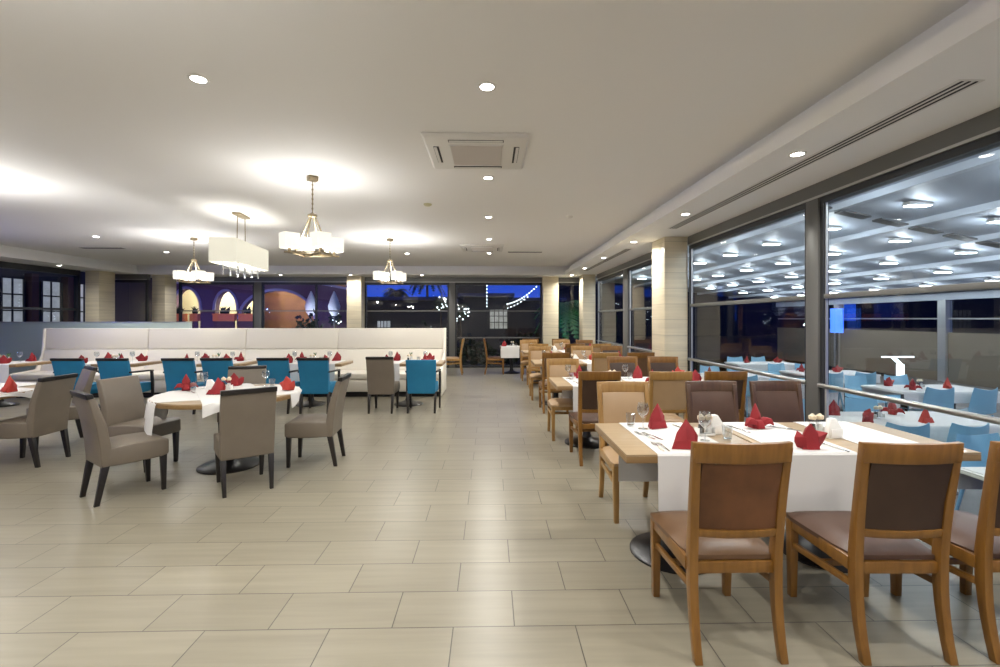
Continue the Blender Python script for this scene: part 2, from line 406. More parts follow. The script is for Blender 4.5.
def glazing_left():
    hb = B(); box(hb, XL-0.14, XL, YB, 12.62, 2.66, ZD)
    w = struct('window_8', hb, 'alu_dark')
    ys = [YB, -2.0, 1.0, 4.0, 7.0, 10.0, 12.55]
    for yy in ys:
        b = B(); box(b, XL-0.12, XL, yy, yy+0.07, 0, 2.66); struct('mullion', b, 'alu_dark', w)
    b = B(); box(b, XL-0.10, XL-0.03, YB, 12.55, 1.735, 1.79); struct('sash_bar', b, 'alu_dark', w)
    b = B(); box(b, XL-0.07, XL-0.064, YB, 12.55, 0.0, 2.66); struct('pane', b, 'glass', w)
glazing_left()

# ------------------------------------------------------------------ things on the ceiling
def make_downlight():
    t = thing('downlight', '', 'ceiling light')
    b = B(); lathe(b, ((0.046, 0), (0.046, -0.006), (0.062, -0.004), (0.065, 0.0)), 24); obj('trim_ring', b, 'plastic_white', t)
    b = B(); lathe(b, ((0.001, -0.005), (0.044, -0.004), (0.045, 0.0)), 24); obj('lens', b, 'lens', t)
    return t
DL_K = Kind(make_downlight)
def downlight(x, y, z, label, group, power=P_DOWN, color=WARM):
    t = DL_K.put((x, y, z), 0, label, group)
    lamp('downlight_lamp', 'AREA', (0, 0, -0.012), power, color, t, size=0.12, angle=math.radians(150))
rows = ((-4.0, 'behind the camera row, unseen and added'), (-1.6, 'behind the camera'), (0.9, 'overhead, unseen and added'), (3.10, 'nearest in view'), (5.10, 'just beyond the square air conditioner'), (7.07, 'third along the aisle row'), (9.03, 'fourth along the aisle row'), (10.95, 'last before the far windows'))  # fittings behind and above the camera are unseen, added to light the front
for y, w in rows:
    downlight(-0.02, y, ZC, 'round recessed downlight in raised ceiling above the aisle, ' + w, 'downlights above the aisle', P_DOWN*(1.75 if y > 4 else 0.95))
for x, y, w in ((-1.88, 3.04, 'warm lit, between the air conditioner and the nearest chandelier'), (-1.96, 11.05, 'beyond the far chandelier near the aisle'), (-7.4, 8.9, 'by the curved slot vents'), (-7.48, 10.92, 'beyond the curved slot vents'),
                (-1.9, 2.0, 'added overhead, just out of view'), (1.0, -0.2, 'added unseen behind the camera toward the windows'), (-5.6, 0.9, 'added unseen over the left floor behind the camera'), (-5.6, 3.0, 'added unseen over the left round tables'), (-8.6, 4.5, 'added unseen near the left windows'), (-3.74, 2.9, 'added unseen over the open floor before the round table'), (-7.4, 6.9, 'added unseen over the left end of the room'), (-7.4, 4.9, 'added unseen over the round table at the picture edge'), (-3.74, -1.6, 'added unseen, well behind the camera'), (-7.4, -1.6, 'added unseen, far behind the camera'), (-5.6, 11.0, 'above the banquette end of the room')):  # fittings out of view are added to brighten floor and table fronts
    downlight(x, y, ZC, 'recessed downlight in ceiling, ' + w, 'downlights in the raised ceiling')
ord_ = ('first', 'second', 'third', 'fourth', 'fifth', 'sixth', 'last')
for i, y in enumerate((-2.5, -0.5, 1.5, 3.58, 5.66, 7.72, 9.75, 11.75, 13.6)):
    nm = ('outside the view, rearmost', 'outside the view, beside the camera', 'outside the view, by the nearest window', 'nearest in view, beside the long slot vent', 'in front of the stone pillar', 'level with the stone pillar', 'between the two window side pillars', 'just before the far pillar', 'at the far corner')[i]
    downlight(2.40, y, ZD, 'recessed downlight in lowered window side ceiling, ' + nm, 'downlights along the window side', P_DOWN*1.3)
for x, nm in ((-6.1, 'left of the purple facade mullion'), (-4.08, 'over the stone pillar'), (-2.0, 'right of the small chandelier'), (-8.5, 'above the paired pillars')):
    downlight(x, 13.68, ZD, 'recessed downlight in lowered ceiling above the far windows, ' + nm, 'downlights along the far windows', P_DOWN*0.45)
downlight(-10.35, 11.4, ZD, 'recessed downlight in lowered ceiling above the left windows', 'downlights along the left windows', P_DOWN*0.4)

def slot_vent(x0, x1, y0, y1, z, label, n=3, along='y'):
    t = thing('slot_vent', label, 'air vent', ((x0+x1)/2, (y0+y1)/2, z), 0, 'linear air vents')
    w, l = (x1-x0)/2, (y1-y0)/2
    b = B(); box(b, -w-0.012, w+0.012, -l-0.012, l+0.012, -0.004, 0.0); obj('vent_frame', b, 'plastic_white', t)
    for k in range(n):
        b = B()
        if along == 'y':
            c = -w+(k+0.5)*2*w/n; box(b, c-0.007, c+0.007, -l, l, -0.007, -0.0035)
        else:
            c = -l+(k+0.5)*2*l/n; box(b, -w, w, c-0.012, c+0.012, -0.007, -0.0035)
        obj('slot', b, 'slot', t)
slot_vent(2.535, 2.655, 2.46, 6.55, ZD, 'long triple slot air vent in lowered ceiling above the nearest windows')
slot_vent(2.49, 2.60, 8.5, 12.3, ZD, 'triple slot air vent in lowered ceiling between the two window side pillars')
slot_vent(0.42, 1.20, 10.68, 10.80, ZC, 'short slot air vent in raised ceiling near the far windows', along='x')
slot_vent(-8.9, -8.0, 10.25, 10.40, ZC, 'dark slot air vent in raised ceiling before the left windows', along='x')

def cassette(x, y, label, w=0.91, d=0.86):
    t = thing('ceiling_air_conditioner', label, 'air conditioner', (x, y, ZC), 0, 'square ceiling air conditioners')
    b = B()
    loft(b, [[(sx*w/2*s, sy*d/2*s, z) for sx, sy in ((-1, -1), (1, -1), (1, 1), (-1, 1))] for s, z in ((1.0, 0), (1.0, -0.012), (0.95, -0.035))])
    obj('panel', b, 'plastic_white', t, bevel=0.004)
    b = B(); box(b, -w*.26, w*.26, -d*.29, d*.29, -0.042, -0.034); obj('frame', b, 'plastic_white', t)
    b = B(); box(b, -w*.25, w*.25, -d*.28, d*.28, -0.046, -0.0415)
    g = obj('intake_grille', b, 'grille', t)
    b = B()
    for k in range(22):
        yy = -d*.27 + k*d*.54/21; box(b, -w*.245, w*.245, yy-0.003, yy+0.003, -0.049, -0.046)
    obj('grille_slats', b, 'grille', g)
    for a, (lw, ll) in ((0, (0.26*w, 0.020)), (PI, (0.26*w, 0.020)), (PI/2, (0.24*d, 0.020)), (-PI/2, (0.24*d, 0.020))):
        off = (d if abs(math.sin(a)) < 0.5 else w)*0.39
        mt = Matrix.Rotation(a, 4, 'Z')
        b = B(); box(b, -lw, lw, off-0.024, off+0.024, -0.0375, -0.034, mt); s_ = obj('air_outlet', b, 'slot', t)
        b = B(); box(b, -lw*.97, lw*.97, off-0.006, off+0.020, -0.043, -0.0376, mt); obj('louvre', b, 'plastic_white', s_)
cassette(-0.12, 4.30, 'large square white cassette air conditioner in ceiling, nearest the camera')
cassette(-0.17, 10.1, 'distant square white cassette air conditioner in ceiling over the aisle')
for x, y, lab in ((-0.84, 6.29, 'round cream sensor disc on ceiling beyond the near air conditioner'), (-1.51, 8.82, 'small round smoke detector on ceiling by the far chandelier'), (1.2, 7.0, 'tiny ceiling sprinkler head near the window side'), (-8.2, 7.6, 'round pale smoke detector on bluish ceiling at the left')):
    b = B(); lathe(b, ((0.055, 0), (0.055, -0.012), (0.035, -0.026), (0.003, -0.028)), 20)
    tag(obj('smoke_detector', b, 'lens_off' if 'cream' in lab else 'plastic_white', loc=(x, y, ZC)), lab, 'smoke detector')

# chandeliers with four square shades
def make_chandelier():
    t = thing('chandelier', '', 'chandelier')
    b = B(); box(b, -0.05, 0.05, -0.045, 0.045, -0.05, 0); obj('canopy', b, 'nickel', t, bevel=0.006)
    b = B(); tube(b, ((0, 0, -0.05), (0, 0, -0.43)), 0.006, 8)
    for k in range(7): ball(b, (0, 0, -0.09-0.052*k), 0.011, 8, 1.6)
    obj('chain', b, 'nickel', t)
    b = B(); lathe(b, ((0.02, -0.40), (0.05, -0.415), (0.05, -0.44), (0.02, -0.45)), 14); obj('hub', b, 'nickel', t)
    b = B(); R = 0.29
    for k in range(4):
        a = k*PI/2+PI/4; r2 = 0.20
        tube(b, ((0.03*math.cos(a), 0.03*math.sin(a), -0.44), (r2*math.cos(a), r2*math.sin(a), -0.835)), 0.0085, 8)
    obj('stay_rods', b, 'nickel', t)
    b = B()
    for k in range(4):
        a = k*PI/2; c, s = math.cos(a), math.sin(a)
        bar(b, (-0.10*c, -0.10*s, -0.85), (R*c, R*s, -0.845), 0.032, 0.016)
    for k in range(4):
        a, a2 = k*PI/2, (k+1)*PI/2
        bar(b, (R*.88*math.cos(a), R*.88*math.sin(a), -0.845), (R*.88*math.cos(a2), R*.88*math.sin(a2), -0.845), 0.02, 0.014)
    obj('base_frame', b, 'nickel', t)
    for k in range(4):
        a = k*PI/2; cx, cy = (R-0.05)*math.cos(a), (R-0.05)*math.sin(a)
        mt = Matrix.Translation((cx, cy, 0)) @ Matrix.Rotation(a+0.1, 4, 'Z')
        b = B(); w = 0.078
        loft(b, [[mt @ Vector((sx*w*s, sy*w*s, z)) for sx, sy in ((-1, -1), (1, -1), (1, 1), (-1, 1))] for s, z in ((0.97, -0.80), (1, -0.645))], cap=False)
        thick(b, 0.003)
        sh = obj('lamp_shade', b, 'shade', t, smooth=False)
        b = B(); tube(b, ((cx, cy, -0.845), (cx, cy, -0.775)), 0.016, 10); obj('lamp_socket', b, 'nickel', sh)
        b = B(); box(b, -w*.9, w*.9, -w*.9, w*.9, -0.803, -0.799, mt); obj('diffuser', b, 'diffuser', sh)
    return t
CH = Kind(make_chandelier)
for x, y, rz, lab in ((-1.93, 5.10, 0.70, 'four shade bronze chandelier nearest the camera, left of the air conditioner'),
                      (-1.93, 9.02, 0.75, 'four shade bronze chandelier hanging before the far blue windows'),
                      (-5.65, 9.0, 0.89, 'four shade bronze chandelier hanging beyond the long box pendant'),
                      (-1.93, 0.9, 0.3, 'unseen four shade chandelier added for light above and behind the camera'), (-5.65, 0.9, 0.5, 'unseen four shade chandelier added for light behind the camera at the left'),  # chandeliers out of view, added to light fronts of chairs and cloths
                      (-1.93, -2.8, 0.3, 'unseen four shade chandelier added for light far behind the camera'), (1.2, -2.8, 0.1, 'unseen four shade chandelier added for light behind the camera by the windows'),
                      (-5.72, 5.10, 0.55, 'four shade bronze chandelier at the left edge, only one shade showing')):
    t = CH.put((x, y, ZC), rz, lab, 'bronze chandeliers')
    for k in range(4):
        a = k*PI/2; lamp('shade_lamp', 'AREA', (0.24*math.cos(a), 0.24*math.sin(a), -0.635), P_PEND*0.05, (0.98, 0.99, 1.0), t, rot=(PI, 0, 0), size=0.12)
    lamp('unseen_core_light', 'POINT', (0, 0, -0.70), P_PEND*0.75, (1.0, 0.985, 0.96), t, size=0.06)  # unseen point light added between the shades, where no bulb hangs

def box_pendant():
    t = thing('box_pendant', 'long rectangular cream fabric pendant light hanging among the chandeliers', 'pendant light', (-3.70, 7.0, ZC), math.radians(6))
    b = B(); box(b, -0.06, 0.06, -0.18, 0.18, -0.03, 0); obj('canopy', b, 'nickel', t, bevel=0.006)
    b = B()
    for yy in (-0.13, 0.13): tube(b, ((0, yy, -0.02), (0, yy*1.2, -0.75)), 0.007, 8)
    obj('rods', b, 'nickel', t)
    b = B(); w, l = 0.172, 0.61
    loft(b, [[(sx*w, sy*l, z) for sx, sy in ((-1, -1), (1, -1), (1, 1), (-1, 1))] for z in (-0.775, -0.44)], cap=False)
    thick(b, 0.004)
    obj('lamp_shade', b, 'shade_rect', t, smooth=False)
    b = B(); box(b, -w+.01, w-.01, -l+.01, l-.01, -0.75, -0.745); obj('diffuser', b, 'diffuser', t)
    b = B(); bar(b, (0, -0.40, -0.85), (0, 0.40, -0.85), 0.02, 0.02)
    for yy in (-0.36, -0.12, 0.12, 0.36):
        bar(b, (-0.10, yy, -0.83), (0.10, yy, -0.83), 0.018, 0.018)
        for xx in (-0.10, 0.10):
            tube(b, ((xx, yy, -0.75), (xx, yy, -0.92)), 0.013, 8)
    obj('lamp_arms', b, 'steel', t)
    for yy in (-0.4, 0, 0.4): lamp('pendant_lamp', 'AREA', (0, yy, -0.60), P_PEND*0.085, (0.98, 0.99, 1.0), t, rot=(PI, 0, 0), size=0.2); lamp('arm_lamp', 'POINT', (0, yy, -0.98), P_PEND*0.5, (1.0, 0.985, 0.96), t, size=0.05)
box_pendant()
# blue accent fitting on the left window wall, outside the picture
t = thing('wall_light', 'blue accent wall light on the left window frame', 'wall light', (XL+0.03, 6.2, 2.0))
b = B(); box(b, 0, 0.05, -0.3, 0.3, -0.05, 0.05); obj('housing', b, 'alu_dark', t, bevel=0.005)
b = B(); box(b, 0.05, 0.055, -0.28, 0.28, -0.04, 0.04); obj('lens', b, 'led_blue', t)
lamp('accent_lamp', 'AREA', (0.07, 0, 0), 30, (0.12, 0.20, 1.0), t, rot=(0, -PI/2-0.9, 0), size=0.5, size_y=0.1)

# ------------------------------------------------------------------ banquette and screen
bx0 = -9.12; mw = (9.12-0.98)/4
bq = thing('banquette', 'long cream upholstered high back banquette in front of the far windows', 'banquette', (bx0, 9.05, 0))
b = B(); box(b, 0.05, 4*mw-0.05, 0.05, 0.8, 0, 0.10); obj('plinth', b, 'black_matt', bq)
BJ = (0.0, 2.08, 4.07, 5.96, 4*mw)
for k in range(4):
    x0, x1 = BJ[k]+0.004, BJ[k+1]-0.004
    b = B(); box(b, x0, x1, 0.0, 0.85, 0.10, 0.33); obj('seat_box', b, 'cream', bq, bevel=0.01)
    b = B(); box(b, x0, x1, -0.01, 0.62, 0.335, 0.46); obj('seat', b, 'cream', bq, bevel=0.03, seg=3)
    b = B(); loft(b, [[(x, 0.56, 0.45), (x, 0.85, 0.45), (x, 0.86, 0.885), (x, 0.66, 0.885)] for x in (x0, x1)]); obj('backrest', b, 'cream', bq, bevel=0.012, seg=3)
    b = B(); loft(b, [[(x, 0.675, 0.893), (x, 0.86, 0.893), (x, 0.865, 1.315), (x, 0.70, 1.315)] for x in (x0, x1)]); obj('headrest', b, 'cream', bq, bevel=0.012, seg=3)
b = B(); loft(b, [[(x, 0.0, 0.02), (x, 0.88, 0.02), (x, 0.885, 1.32), (x, 0.73, 1.32), (x, 0.60, 0.80), (x, 0.0, 0.50)] for x in (4*mw, 4*mw+0.05)]); obj('side_panel', b, 'cream', bq, bevel=0.006)
b = B(); loft(b, [[(x, 0.0, 0.02), (x, 0.88, 0.02), (x, 0.885, 1.32), (x, 0.68, 1.32), (x, 0.64, 0.80), (x, 0.50, 0.50), (x, 0.0, 0.46)] for x in (-0.05, 0)]); obj('side_panel', b, 'cream', bq, bevel=0.02)
sc_ = thing('glass_screen', 'frosted grey green glass screen standing behind the banquette at the left', 'screen', (-10.85, 10.15, 0))
b = B(); box(b, 0, 4.42, 0, 0.03, 0.02, 1.44); obj('pane', b, 'frosted', sc_, bevel=0.003)
b = B(); box(b, 0, 4.42, -0.01, 0.04, 1.44, 1.452); obj('top_rail', b, 'alu_light', sc_)
b = B(); box(b, 0, 4.42, -0.01, 0.04, 0, 0.02); obj('base_rail', b, 'alu_light', sc_)

# ------------------------------------------------------------------ chairs
def make_wood_chair(frame, pad, seatpad):
    def f():
        t = thing('dining_chair', '', 'chair')
        for s in (-1, 1):
            b = B(); sweep(b, ((s*0.195, 0.232, 0.0, 0.034, 0.036), (s*0.197, 0.228, 0.25, 0.042, 0.042), (s*0.198, 0.225, 0.44, 0.046, 0.046)))
            obj('leg', b, frame, t, bevel=0.003)
            b = B(); pts = []
            for k in range(13):
                u = k/12; z = u*0.950
                y = -0.215 - 0.055*max(0, 1-z/0.40)**2 - 0.065*max(0, (z-0.44)/0.50)**1.25
                x = s*(0.189 + 0.004*u + 0.008*max(0, (z-0.5)/0.45))
                w = 0.035 + 0.004*math.sin(PI*u); pts.append((x, y, z, w, 0.034+0.014*math.exp(-((z-0.42)/0.2)**2)))
            sweep(b, pts); obj('leg', b, frame, t, bevel=0.003)
            b = B(); bar(b, (s*0.197, 0.21, 0.285), (s*0.197, -0.21, 0.315), 0.02, 0.030); obj('stretcher', b, frame, t, bevel=0.002)
        b = B(); bar(b, (-0.19, 0.01, 0.298), (0.19, 0.01, 0.298), 0.02, 0.028); obj('stretcher', b, frame, t, bevel=0.002)
        b = B()
        for s in (-1, 1): box(b, s*0.205-0.011, s*0.205+0.011, -0.20, 0.21, 0.376, 0.434)
        box(b, -0.18, 0.18, 0.226, 0.248, 0.380, 0.438); box(b, -0.18, 0.18, -0.225, -0.203, 0.368, 0.420)
        obj('seat_frame', b, frame, t, bevel=0.002)
        b = B(); n = 9; secs = []
        for y, zz, w in ((-0.21, 0.0, 0.365), (-0.19, 0.018, 0.385), (-0.10, 0.034, 0.42), (0.05, 0.038, 0.44), (0.19, 0.030, 0.452), (0.245, 0.014, 0.44), (0.257, -0.004, 0.425)):
            row = [(-w/2, y, 0.424)]
            for i in range(n):
                u = i/(n-1)*2-1; row.append((u*w/2*1.0, y, 0.444+max(zz, 0)*(1-abs(u)**5)*0.9))
            row.append((w/2, y, 0.424)); secs.append(row)
        loft(b, secs); obj('seat', b, seatpad, t, bevel=0.0)
        def crv(x): return -0.026*(1-(x/0.2)**2)
        b = B(); secs = []
        for i in range(9):
            x = -0.219 + i*0.438/8; c = crv(x); zt = 0.974
            secs.append([(x, -0.293+c, 0.885), (x, -0.263+c, 0.885), (x, -0.273+c, zt), (x, -0.303+c, zt)])
        loft(b, secs); obj('top_rail', b, frame, t, bevel=0.003)
        b = B(); secs = []
        for i in range(7):
            x = -0.185 + i*0.37/6; c = crv(x)
            secs.append([(x, -0.235+c, 0.540), (x, -0.210+c, 0.540), (x, -0.217+c, 0.576), (x, -0.242+c, 0.576)])
        loft(b, secs); obj('lower_rail', b, frame, t, bevel=0.003)
        b = B(); secs = []
        for i in range(9):
            x = -0.177 + i*0.354/8; c = crv(x); pf = 0.012*(1-abs(x/0.177)**6)
            secs.append([(x, -0.234+c, 0.578), (x, -0.203+c+pf*.3, 0.578), (x, -0.218+c+pf, 0.68), (x, -0.240+c+pf, 0.82), (x, -0.262+c+pf*.3, 0.886), (x, -0.286+c, 0.886), (x, -0.266+c-pf*.4, 0.80), (x, -0.246+c-pf*.4, 0.70)])
        loft(b, secs); obj('backrest', b, pad, t)
        return t
    return f
WC = {k: Kind(make_wood_chair(*v)) for k, v in dict(
    russet=('oak', 'leather_red', 'leather'), dark=('oak', 'leather_dark', 'leather_brown'), brown=('oak', 'leather', 'leather'),
    tan=('oak_pale', 'leather_tan', 'leather_tan'), toned=('oak_dark', 'leather_brown', 'leather_brown')).items()}

def make_taupe(cap=True):
    t = thing('dining_chair', '', 'chair')
    for s in (-1, 1):
        b = B(); sweep(b, ((s*0.178, 0.205, 0.0, 0.030, 0.030), (s*0.185, 0.198, 0.32, 0.046, 0.046))); obj('leg', b, 'wenge', t, bevel=0.002)
        b = B(); sweep(b, ((s*0.182, -0.262, 0.0, 0.030, 0.034), (s*0.188, -0.205, 0.32, 0.044, 0.050))); obj('leg', b, 'wenge', t, bevel=0.002)
    b = B(); loft(b, [[(-w, y, z0), (w, y, z0), (w, y, z1), (-w, y, z1)] for y, w, z0, z1 in ((-0.20, 0.212, 0.305, 0.455), (0.0, 0.218, 0.30, 0.468), (0.18, 0.220, 0.305, 0.462), (0.235, 0.215, 0.318, 0.448))])
    obj('seat', b, 'taupe', t, bevel=0.014, seg=3)
    b = B(); loft(b, [[(-w, y0, z), (w, y0, z), (w, y0+d, z), (-w, y0+d, z)] for z, y0, d, w in ((0.30, -0.235, 0.055, 0.210), (0.46, -0.245, 0.075, 0.214), (0.65, -0.272, 0.070, 0.216), (0.875 if cap else 0.905, -0.325, 0.052, 0.216))])
    obj('backrest', b, 'taupe', t, bevel=0.012, seg=3)
    if cap: b = B(); loft(b, [[(x, -0.331, 0.868), (x, -0.285, 0.876), (x, -0.292, 0.912), (x, -0.338, 0.912)] for x in (-0.217, 0.217)]); obj('top_rail', b, 'wenge', t, bevel=0.005)
    return t
TC, TC0 = Kind(make_taupe), Kind(lambda: make_taupe(False))

def make_blue(cap):
    def f():
        t = thing('armchair', '', 'chair')
        for s in (-1, 1):
            b = B(); sweep(b, ((s*0.245, 0.215, 0.0, 0.028, 0.030), (s*0.250, 0.205, 0.44, 0.036, 0.040), (s*0.250, 0.185, 0.645, 0.034, 0.036))); obj('leg', b, 'wenge', t, bevel=0.002)
            b = B(); sweep(b, ((s*0.215, -0.25, 0.0, 0.030, 0.034), (s*0.222, -0.205, 0.34, 0.042, 0.046))); obj('leg', b, 'wenge', t, bevel=0.002)
            b = B(); loft(b, [[(s*x-0.018, y, z), (s*x+0.018, y, z), (s*x+0.018, y, z+0.026), (s*x-0.018, y, z+0.026)] for y, x, z in ((-0.27, 0.236, 0.655), (-0.05, 0.258, 0.65), (0.12, 0.258, 0.645), (0.215, 0.250, 0.635))])
            obj('armrest', b, 'wenge', t, bevel=0.004)
        b = B(); loft(b, [[(-w, y, z0), (w, y, z0), (w, y, z1), (-w, y, z1)] for y, w, z0, z1 in ((-0.20, 0.222, 0.31, 0.455), (0.0, 0.228, 0.305, 0.47), (0.18, 0.228, 0.31, 0.462), (0.235, 0.222, 0.325, 0.448))])
        obj('seat', b, 'blue', t, bevel=0.014, seg=3)
        b = B(); loft(b, [[(-w, y0, z), (w, y0, z), (w, y0+d, z), (-w, y0+d, z)] for z, y0, d, w in ((0.31, -0.235, 0.055, 0.222), (0.46, -0.245, 0.075, 0.226), (0.65, -0.272, 0.068, 0.236), (0.86, -0.318, 0.052, 0.242))])
        obj('backrest', b, 'blue', t, bevel=0.012, seg=3)
        if cap:
            b = B(); loft(b, [[(x, -0.325, 0.853), (x, -0.279, 0.860), (x, -0.286, 0.896), (x, -0.332, 0.896)] for x in (-0.246, 0.246)])
            obj('top_rail', b, 'wenge', t, bevel=0.005)
        return t
    return f
BC, BC0 = Kind(make_blue(True)), Kind(make_blue(False))

def make_shell():
    t = thing('plastic_chair', '', 'chair')
    b = B(); secs = []
    prof = ((0.24, 0.415), (0.21, 0.435), (0.10, 0.438), (-0.08, 0.428), (-0.17, 0.445), (-0.215, 0.53), (-0.235, 0.65), (-0.255, 0.77), (-0.262, 0.805))
    for i, (y, z) in enumerate(prof):
        row = []
        for k in range(9):
            u = k/4-1; w = 0.225 if i < 5 else 0.225-0.012*(i-5)
            dz = (0.030*abs(u)**2.5 if i < 5 else 0) + (0.035*(abs(u)**2)*((i-5)/3) if i >= 5 else 0)
            dy = 0.05*abs(u)**2.2 if i >= 5 else 0
            row.append((u*w, y+dy, z+dz))
        secs.append(row)
    loft(b, secs, cap=False, closed=False); thick(b, 0.006)
    obj('seat_shell', b, 'pool_blue', t)
    for sx in (-1, 1):
        for y0, y1 in ((0.20, 0.23), (-0.15, -0.24)):
            b = B(); tube(b, ((sx*0.18, y0, 0.43), (sx*0.205, y1, 0.0)), (0.015, 0.011), 8); obj('leg', b, 'pool_blue', t)
    return t
PC = Kind(make_shell)

gR = 'wooden chairs around the long window side tables'
R2 = PI
rown = ('nearest long table', 'second long table', 'third long table', 'fourth long table')
cols = ('by the aisle', 'in the middle', 'by the window')
def wc(kind, x, y, rz, lab): WC[kind].put((x, y, 0), rz, lab, gR)
wc('russet', 1.10, 2.29, 0.0, 'oak chair with mottled russet back pad, back to the camera at the nearest table')
wc('dark', 1.84, 2.27, -0.02, 'oak chair with dark brown back pad, middle of the nearest three')
wc('dark', 2.42, 2.27, 0.0, 'honey oak chair partly cut by the picture edge at the nearest long table')
wc('tan', 1.13, 3.66, R2, 'pale oak chair with tan pads facing the camera across the nearest long table')
wc('toned', 1.90, 3.68, R2, 'dark stained chair facing the camera across the nearest table, middle place')
wc('toned', 2.46, 3.68, R2, 'dark stained chair with brown pad facing the camera beside the wide window mullion')
wc('dark', 1.12, 5.03, 0.02, 'oak chair with dark brown pad, aisle side, back to the camera at second table')
wc('tan', 1.85, 5.0, 0.0, 'pale oak chair with tan back, middle of the second table, back to camera')
wc('dark', 2.42, 5.0, 0.0, 'oak chair with dark pad by the window, back to camera at second table')
wc('tan', 0.98, 5.98, R2, 'pale oak chair pushed in at the far side of the second table, by the aisle')
wc('dark', 1.88, 6.3, R2, 'oak chair with dark pad facing the camera across the middle of the second table')
wc('dark', 2.46, 6.3, R2, 'oak chair facing the camera across the second table, nearest the stone pillar')
for r, y in ((2, 7.69), (3, 10.36)):
    for c, x in enumerate((1.05, 1.85, 2.42)):
        wc('tan' if (r+c) % 2 else 'brown', x, y, 0.0, 'oak chair with its back to the camera at the %s, %s' % (rown[r], cols[c]))
for r, y in ((2, 8.95), (3, 11.62)):
    for c, x in enumerate((0.98, 1.83, 2.42)):
        wc('dark' if c == 2 else 'tan', x, y+(0.0 if c else -0.1), R2, 'oak chair facing the camera across the %s, %s' % (rown[r], cols[c]))
for c, x in enumerate((1.1, 1.9)):
    wc('brown', x, 12.9, 0.0, 'oak chair farthest away, back to the camera near the far corner, %s' % cols[c])
wc('brown', 0.13, 12.85, -PI/2, 'oak chair seen side on at the small table before the far window')
wc('tan', -1.02, 12.75, PI/2, 'oak chair seen side on beyond the end of the banquette')

gT = 'taupe chairs around the round tables'
def tc_(legs, lab, g=gT):
    # legs: back pair and front pair of floor points, centre and facing follow
    (bx1, by1), (bx2, by2), (fx, fy) = legs
    rz = math.atan2(-fx, fy)
    TC.put((bx1, by1, 0), rz, lab, g)
def taupe(cx, cy, fx, fy, lab, g=gT): TC.put((cx, cy, 0), math.atan2(-fx, fy), lab, g)
taupe(-2.25, 4.30, -0.58, 0.81, 'taupe chair with its back to the camera in front of the nearer round table')
taupe(-1.86, 4.97, -1.0, -0.08, 'taupe chair on the aisle side of the nearer round table, facing it')
taupe(-3.0, 5.70, 0.30, -1.0, 'taupe chair facing the camera behind the nearer round table, mostly hidden')
TC0.put((-3.56, 4.86, 0), math.atan2(-0.97, -0.14), 'taupe chair without dark top rail beside the nearer round table, empty seat showing', gT)
taupe(-3.16, 4.13, 0.59, 0.81, 'taupe chair standing out in front of the nearer round table, seat facing it')
taupe(-4.87, 5.0, -1.0, -0.05, 'taupe chair with its back turned toward the nearer round table')
taupe(-5.22, 5.72, -0.62, -0.78, 'taupe chair with bluish lit top behind the round table cut by the picture edge')

gB = 'blue armchairs along the banquette tables'
bt_names = ('leftmost banquette table', 'second banquette table from the left end', 'third banquette table', 'fourth banquette table')
for x, lab in ((-6.61, 'blue armchair with black top rail nearest the grey glass screen'),
               (-5.91, 'blue armchair with open arm, second from the grey glass screen'),
               (-4.91, 'third blue armchair counted from the grey glass screen'),
               (-4.30, 'fourth blue armchair counted from the grey glass screen'),
               (-3.43, 'fifth blue armchair, behind the round table, counted from the grey glass screen'),
               (-2.80, 'sixth blue armchair, beyond the side facing taupe chair')):
    BC.put((x, 7.72, 0), random.uniform(-0.04, 0.04), lab, gB)
BC0.put((-1.10, 7.72, 0), 0.0, 'blue armchair without black top rail, nearest the aisle', gB)
TC.put((-1.75, 7.72, 0), 0.0, 'taupe chair standing between two blue armchairs at the banquette table by the aisle', 'taupe chair at the banquette')

# ------------------------------------------------------------------ tables
def ped(b, x, y, z0, ztop, r=0.30):
    lathe(b, ((r, 0), (r, 0.012), (r*.93, 0.024), (r*.55, 0.045), (0.06, 0.075), (0.045, 0.12), (0.042, ztop-0.02), (0.10, ztop-0.018), (0.10, ztop)), 32, (x, y, z0))
def rect_table(x0, x1, y0, y1, label, group, z=0.75, bases=None, z0=0.0, top='top', th=0.05, r=0.27):
    t = thing('dining_table', label, 'table', ((x0+x1)/2, (y0+y1)/2, z0), 0, group)
    w, d = (x1-x0)/2, (y1-y0)/2
    b = B(); box(b, -w, w, -d, d, z-0.012, z); obj('tabletop', b, top, t, bevel=0.002)
    b = B(); box(b, -w, w, -d, d, z-th, z-0.0125); obj('edge_band', b, 'top_edge' if top == 'top' else top, t, bevel=0.002)
    for bx in (bases or (0,)):
        b = B(); ped(b, bx, 0, 0, z-th, r); obj('pedestal', b, 'black', t)
    return t
def runner(x0, x1, y0, y1, z, front, back, label, group, name='table_runner', m='linen'):
    b = B(); nx = 9; ph = random.uniform(0, 6)
    path = [('b', back)]
    secs = []
    ys = []
    g = 0.006
    for k in range(5): ys.append((y1+g, z-back*(1-k/4.0), 1-k/4.0))
    ys[-1] = (y1+g, z-0.008, 0)
    for k in range(9): ys.append((y1-(y1-y0)*k/8.0 if 0 < k < 8 else (y1-0.004 if k == 0 else y0+0.004), z+0.004, 0))
    for k in range(6): ys.append((y0-g, z-0.008-(front-0.008)*k/5.0, k/5.0))
    for yy, zz, h in ys:
        row = []
        for i in range(nx):
            u = i/(nx-1); x = x0+(x1-x0)*u
            sgn = 1 if yy > (y0+y1)/2 else -1
            row.append((x + 0.006*h*math.sin(ph+u*3), yy + sgn*h*(0.006+0.006*math.sin(ph+u*11)), zz))
        secs.append(row)
    loft(b, secs, cap=False, closed=False); thick(b, 0.0025)
    return tag(obj(name, b, m), label, 'tablecloth', group)

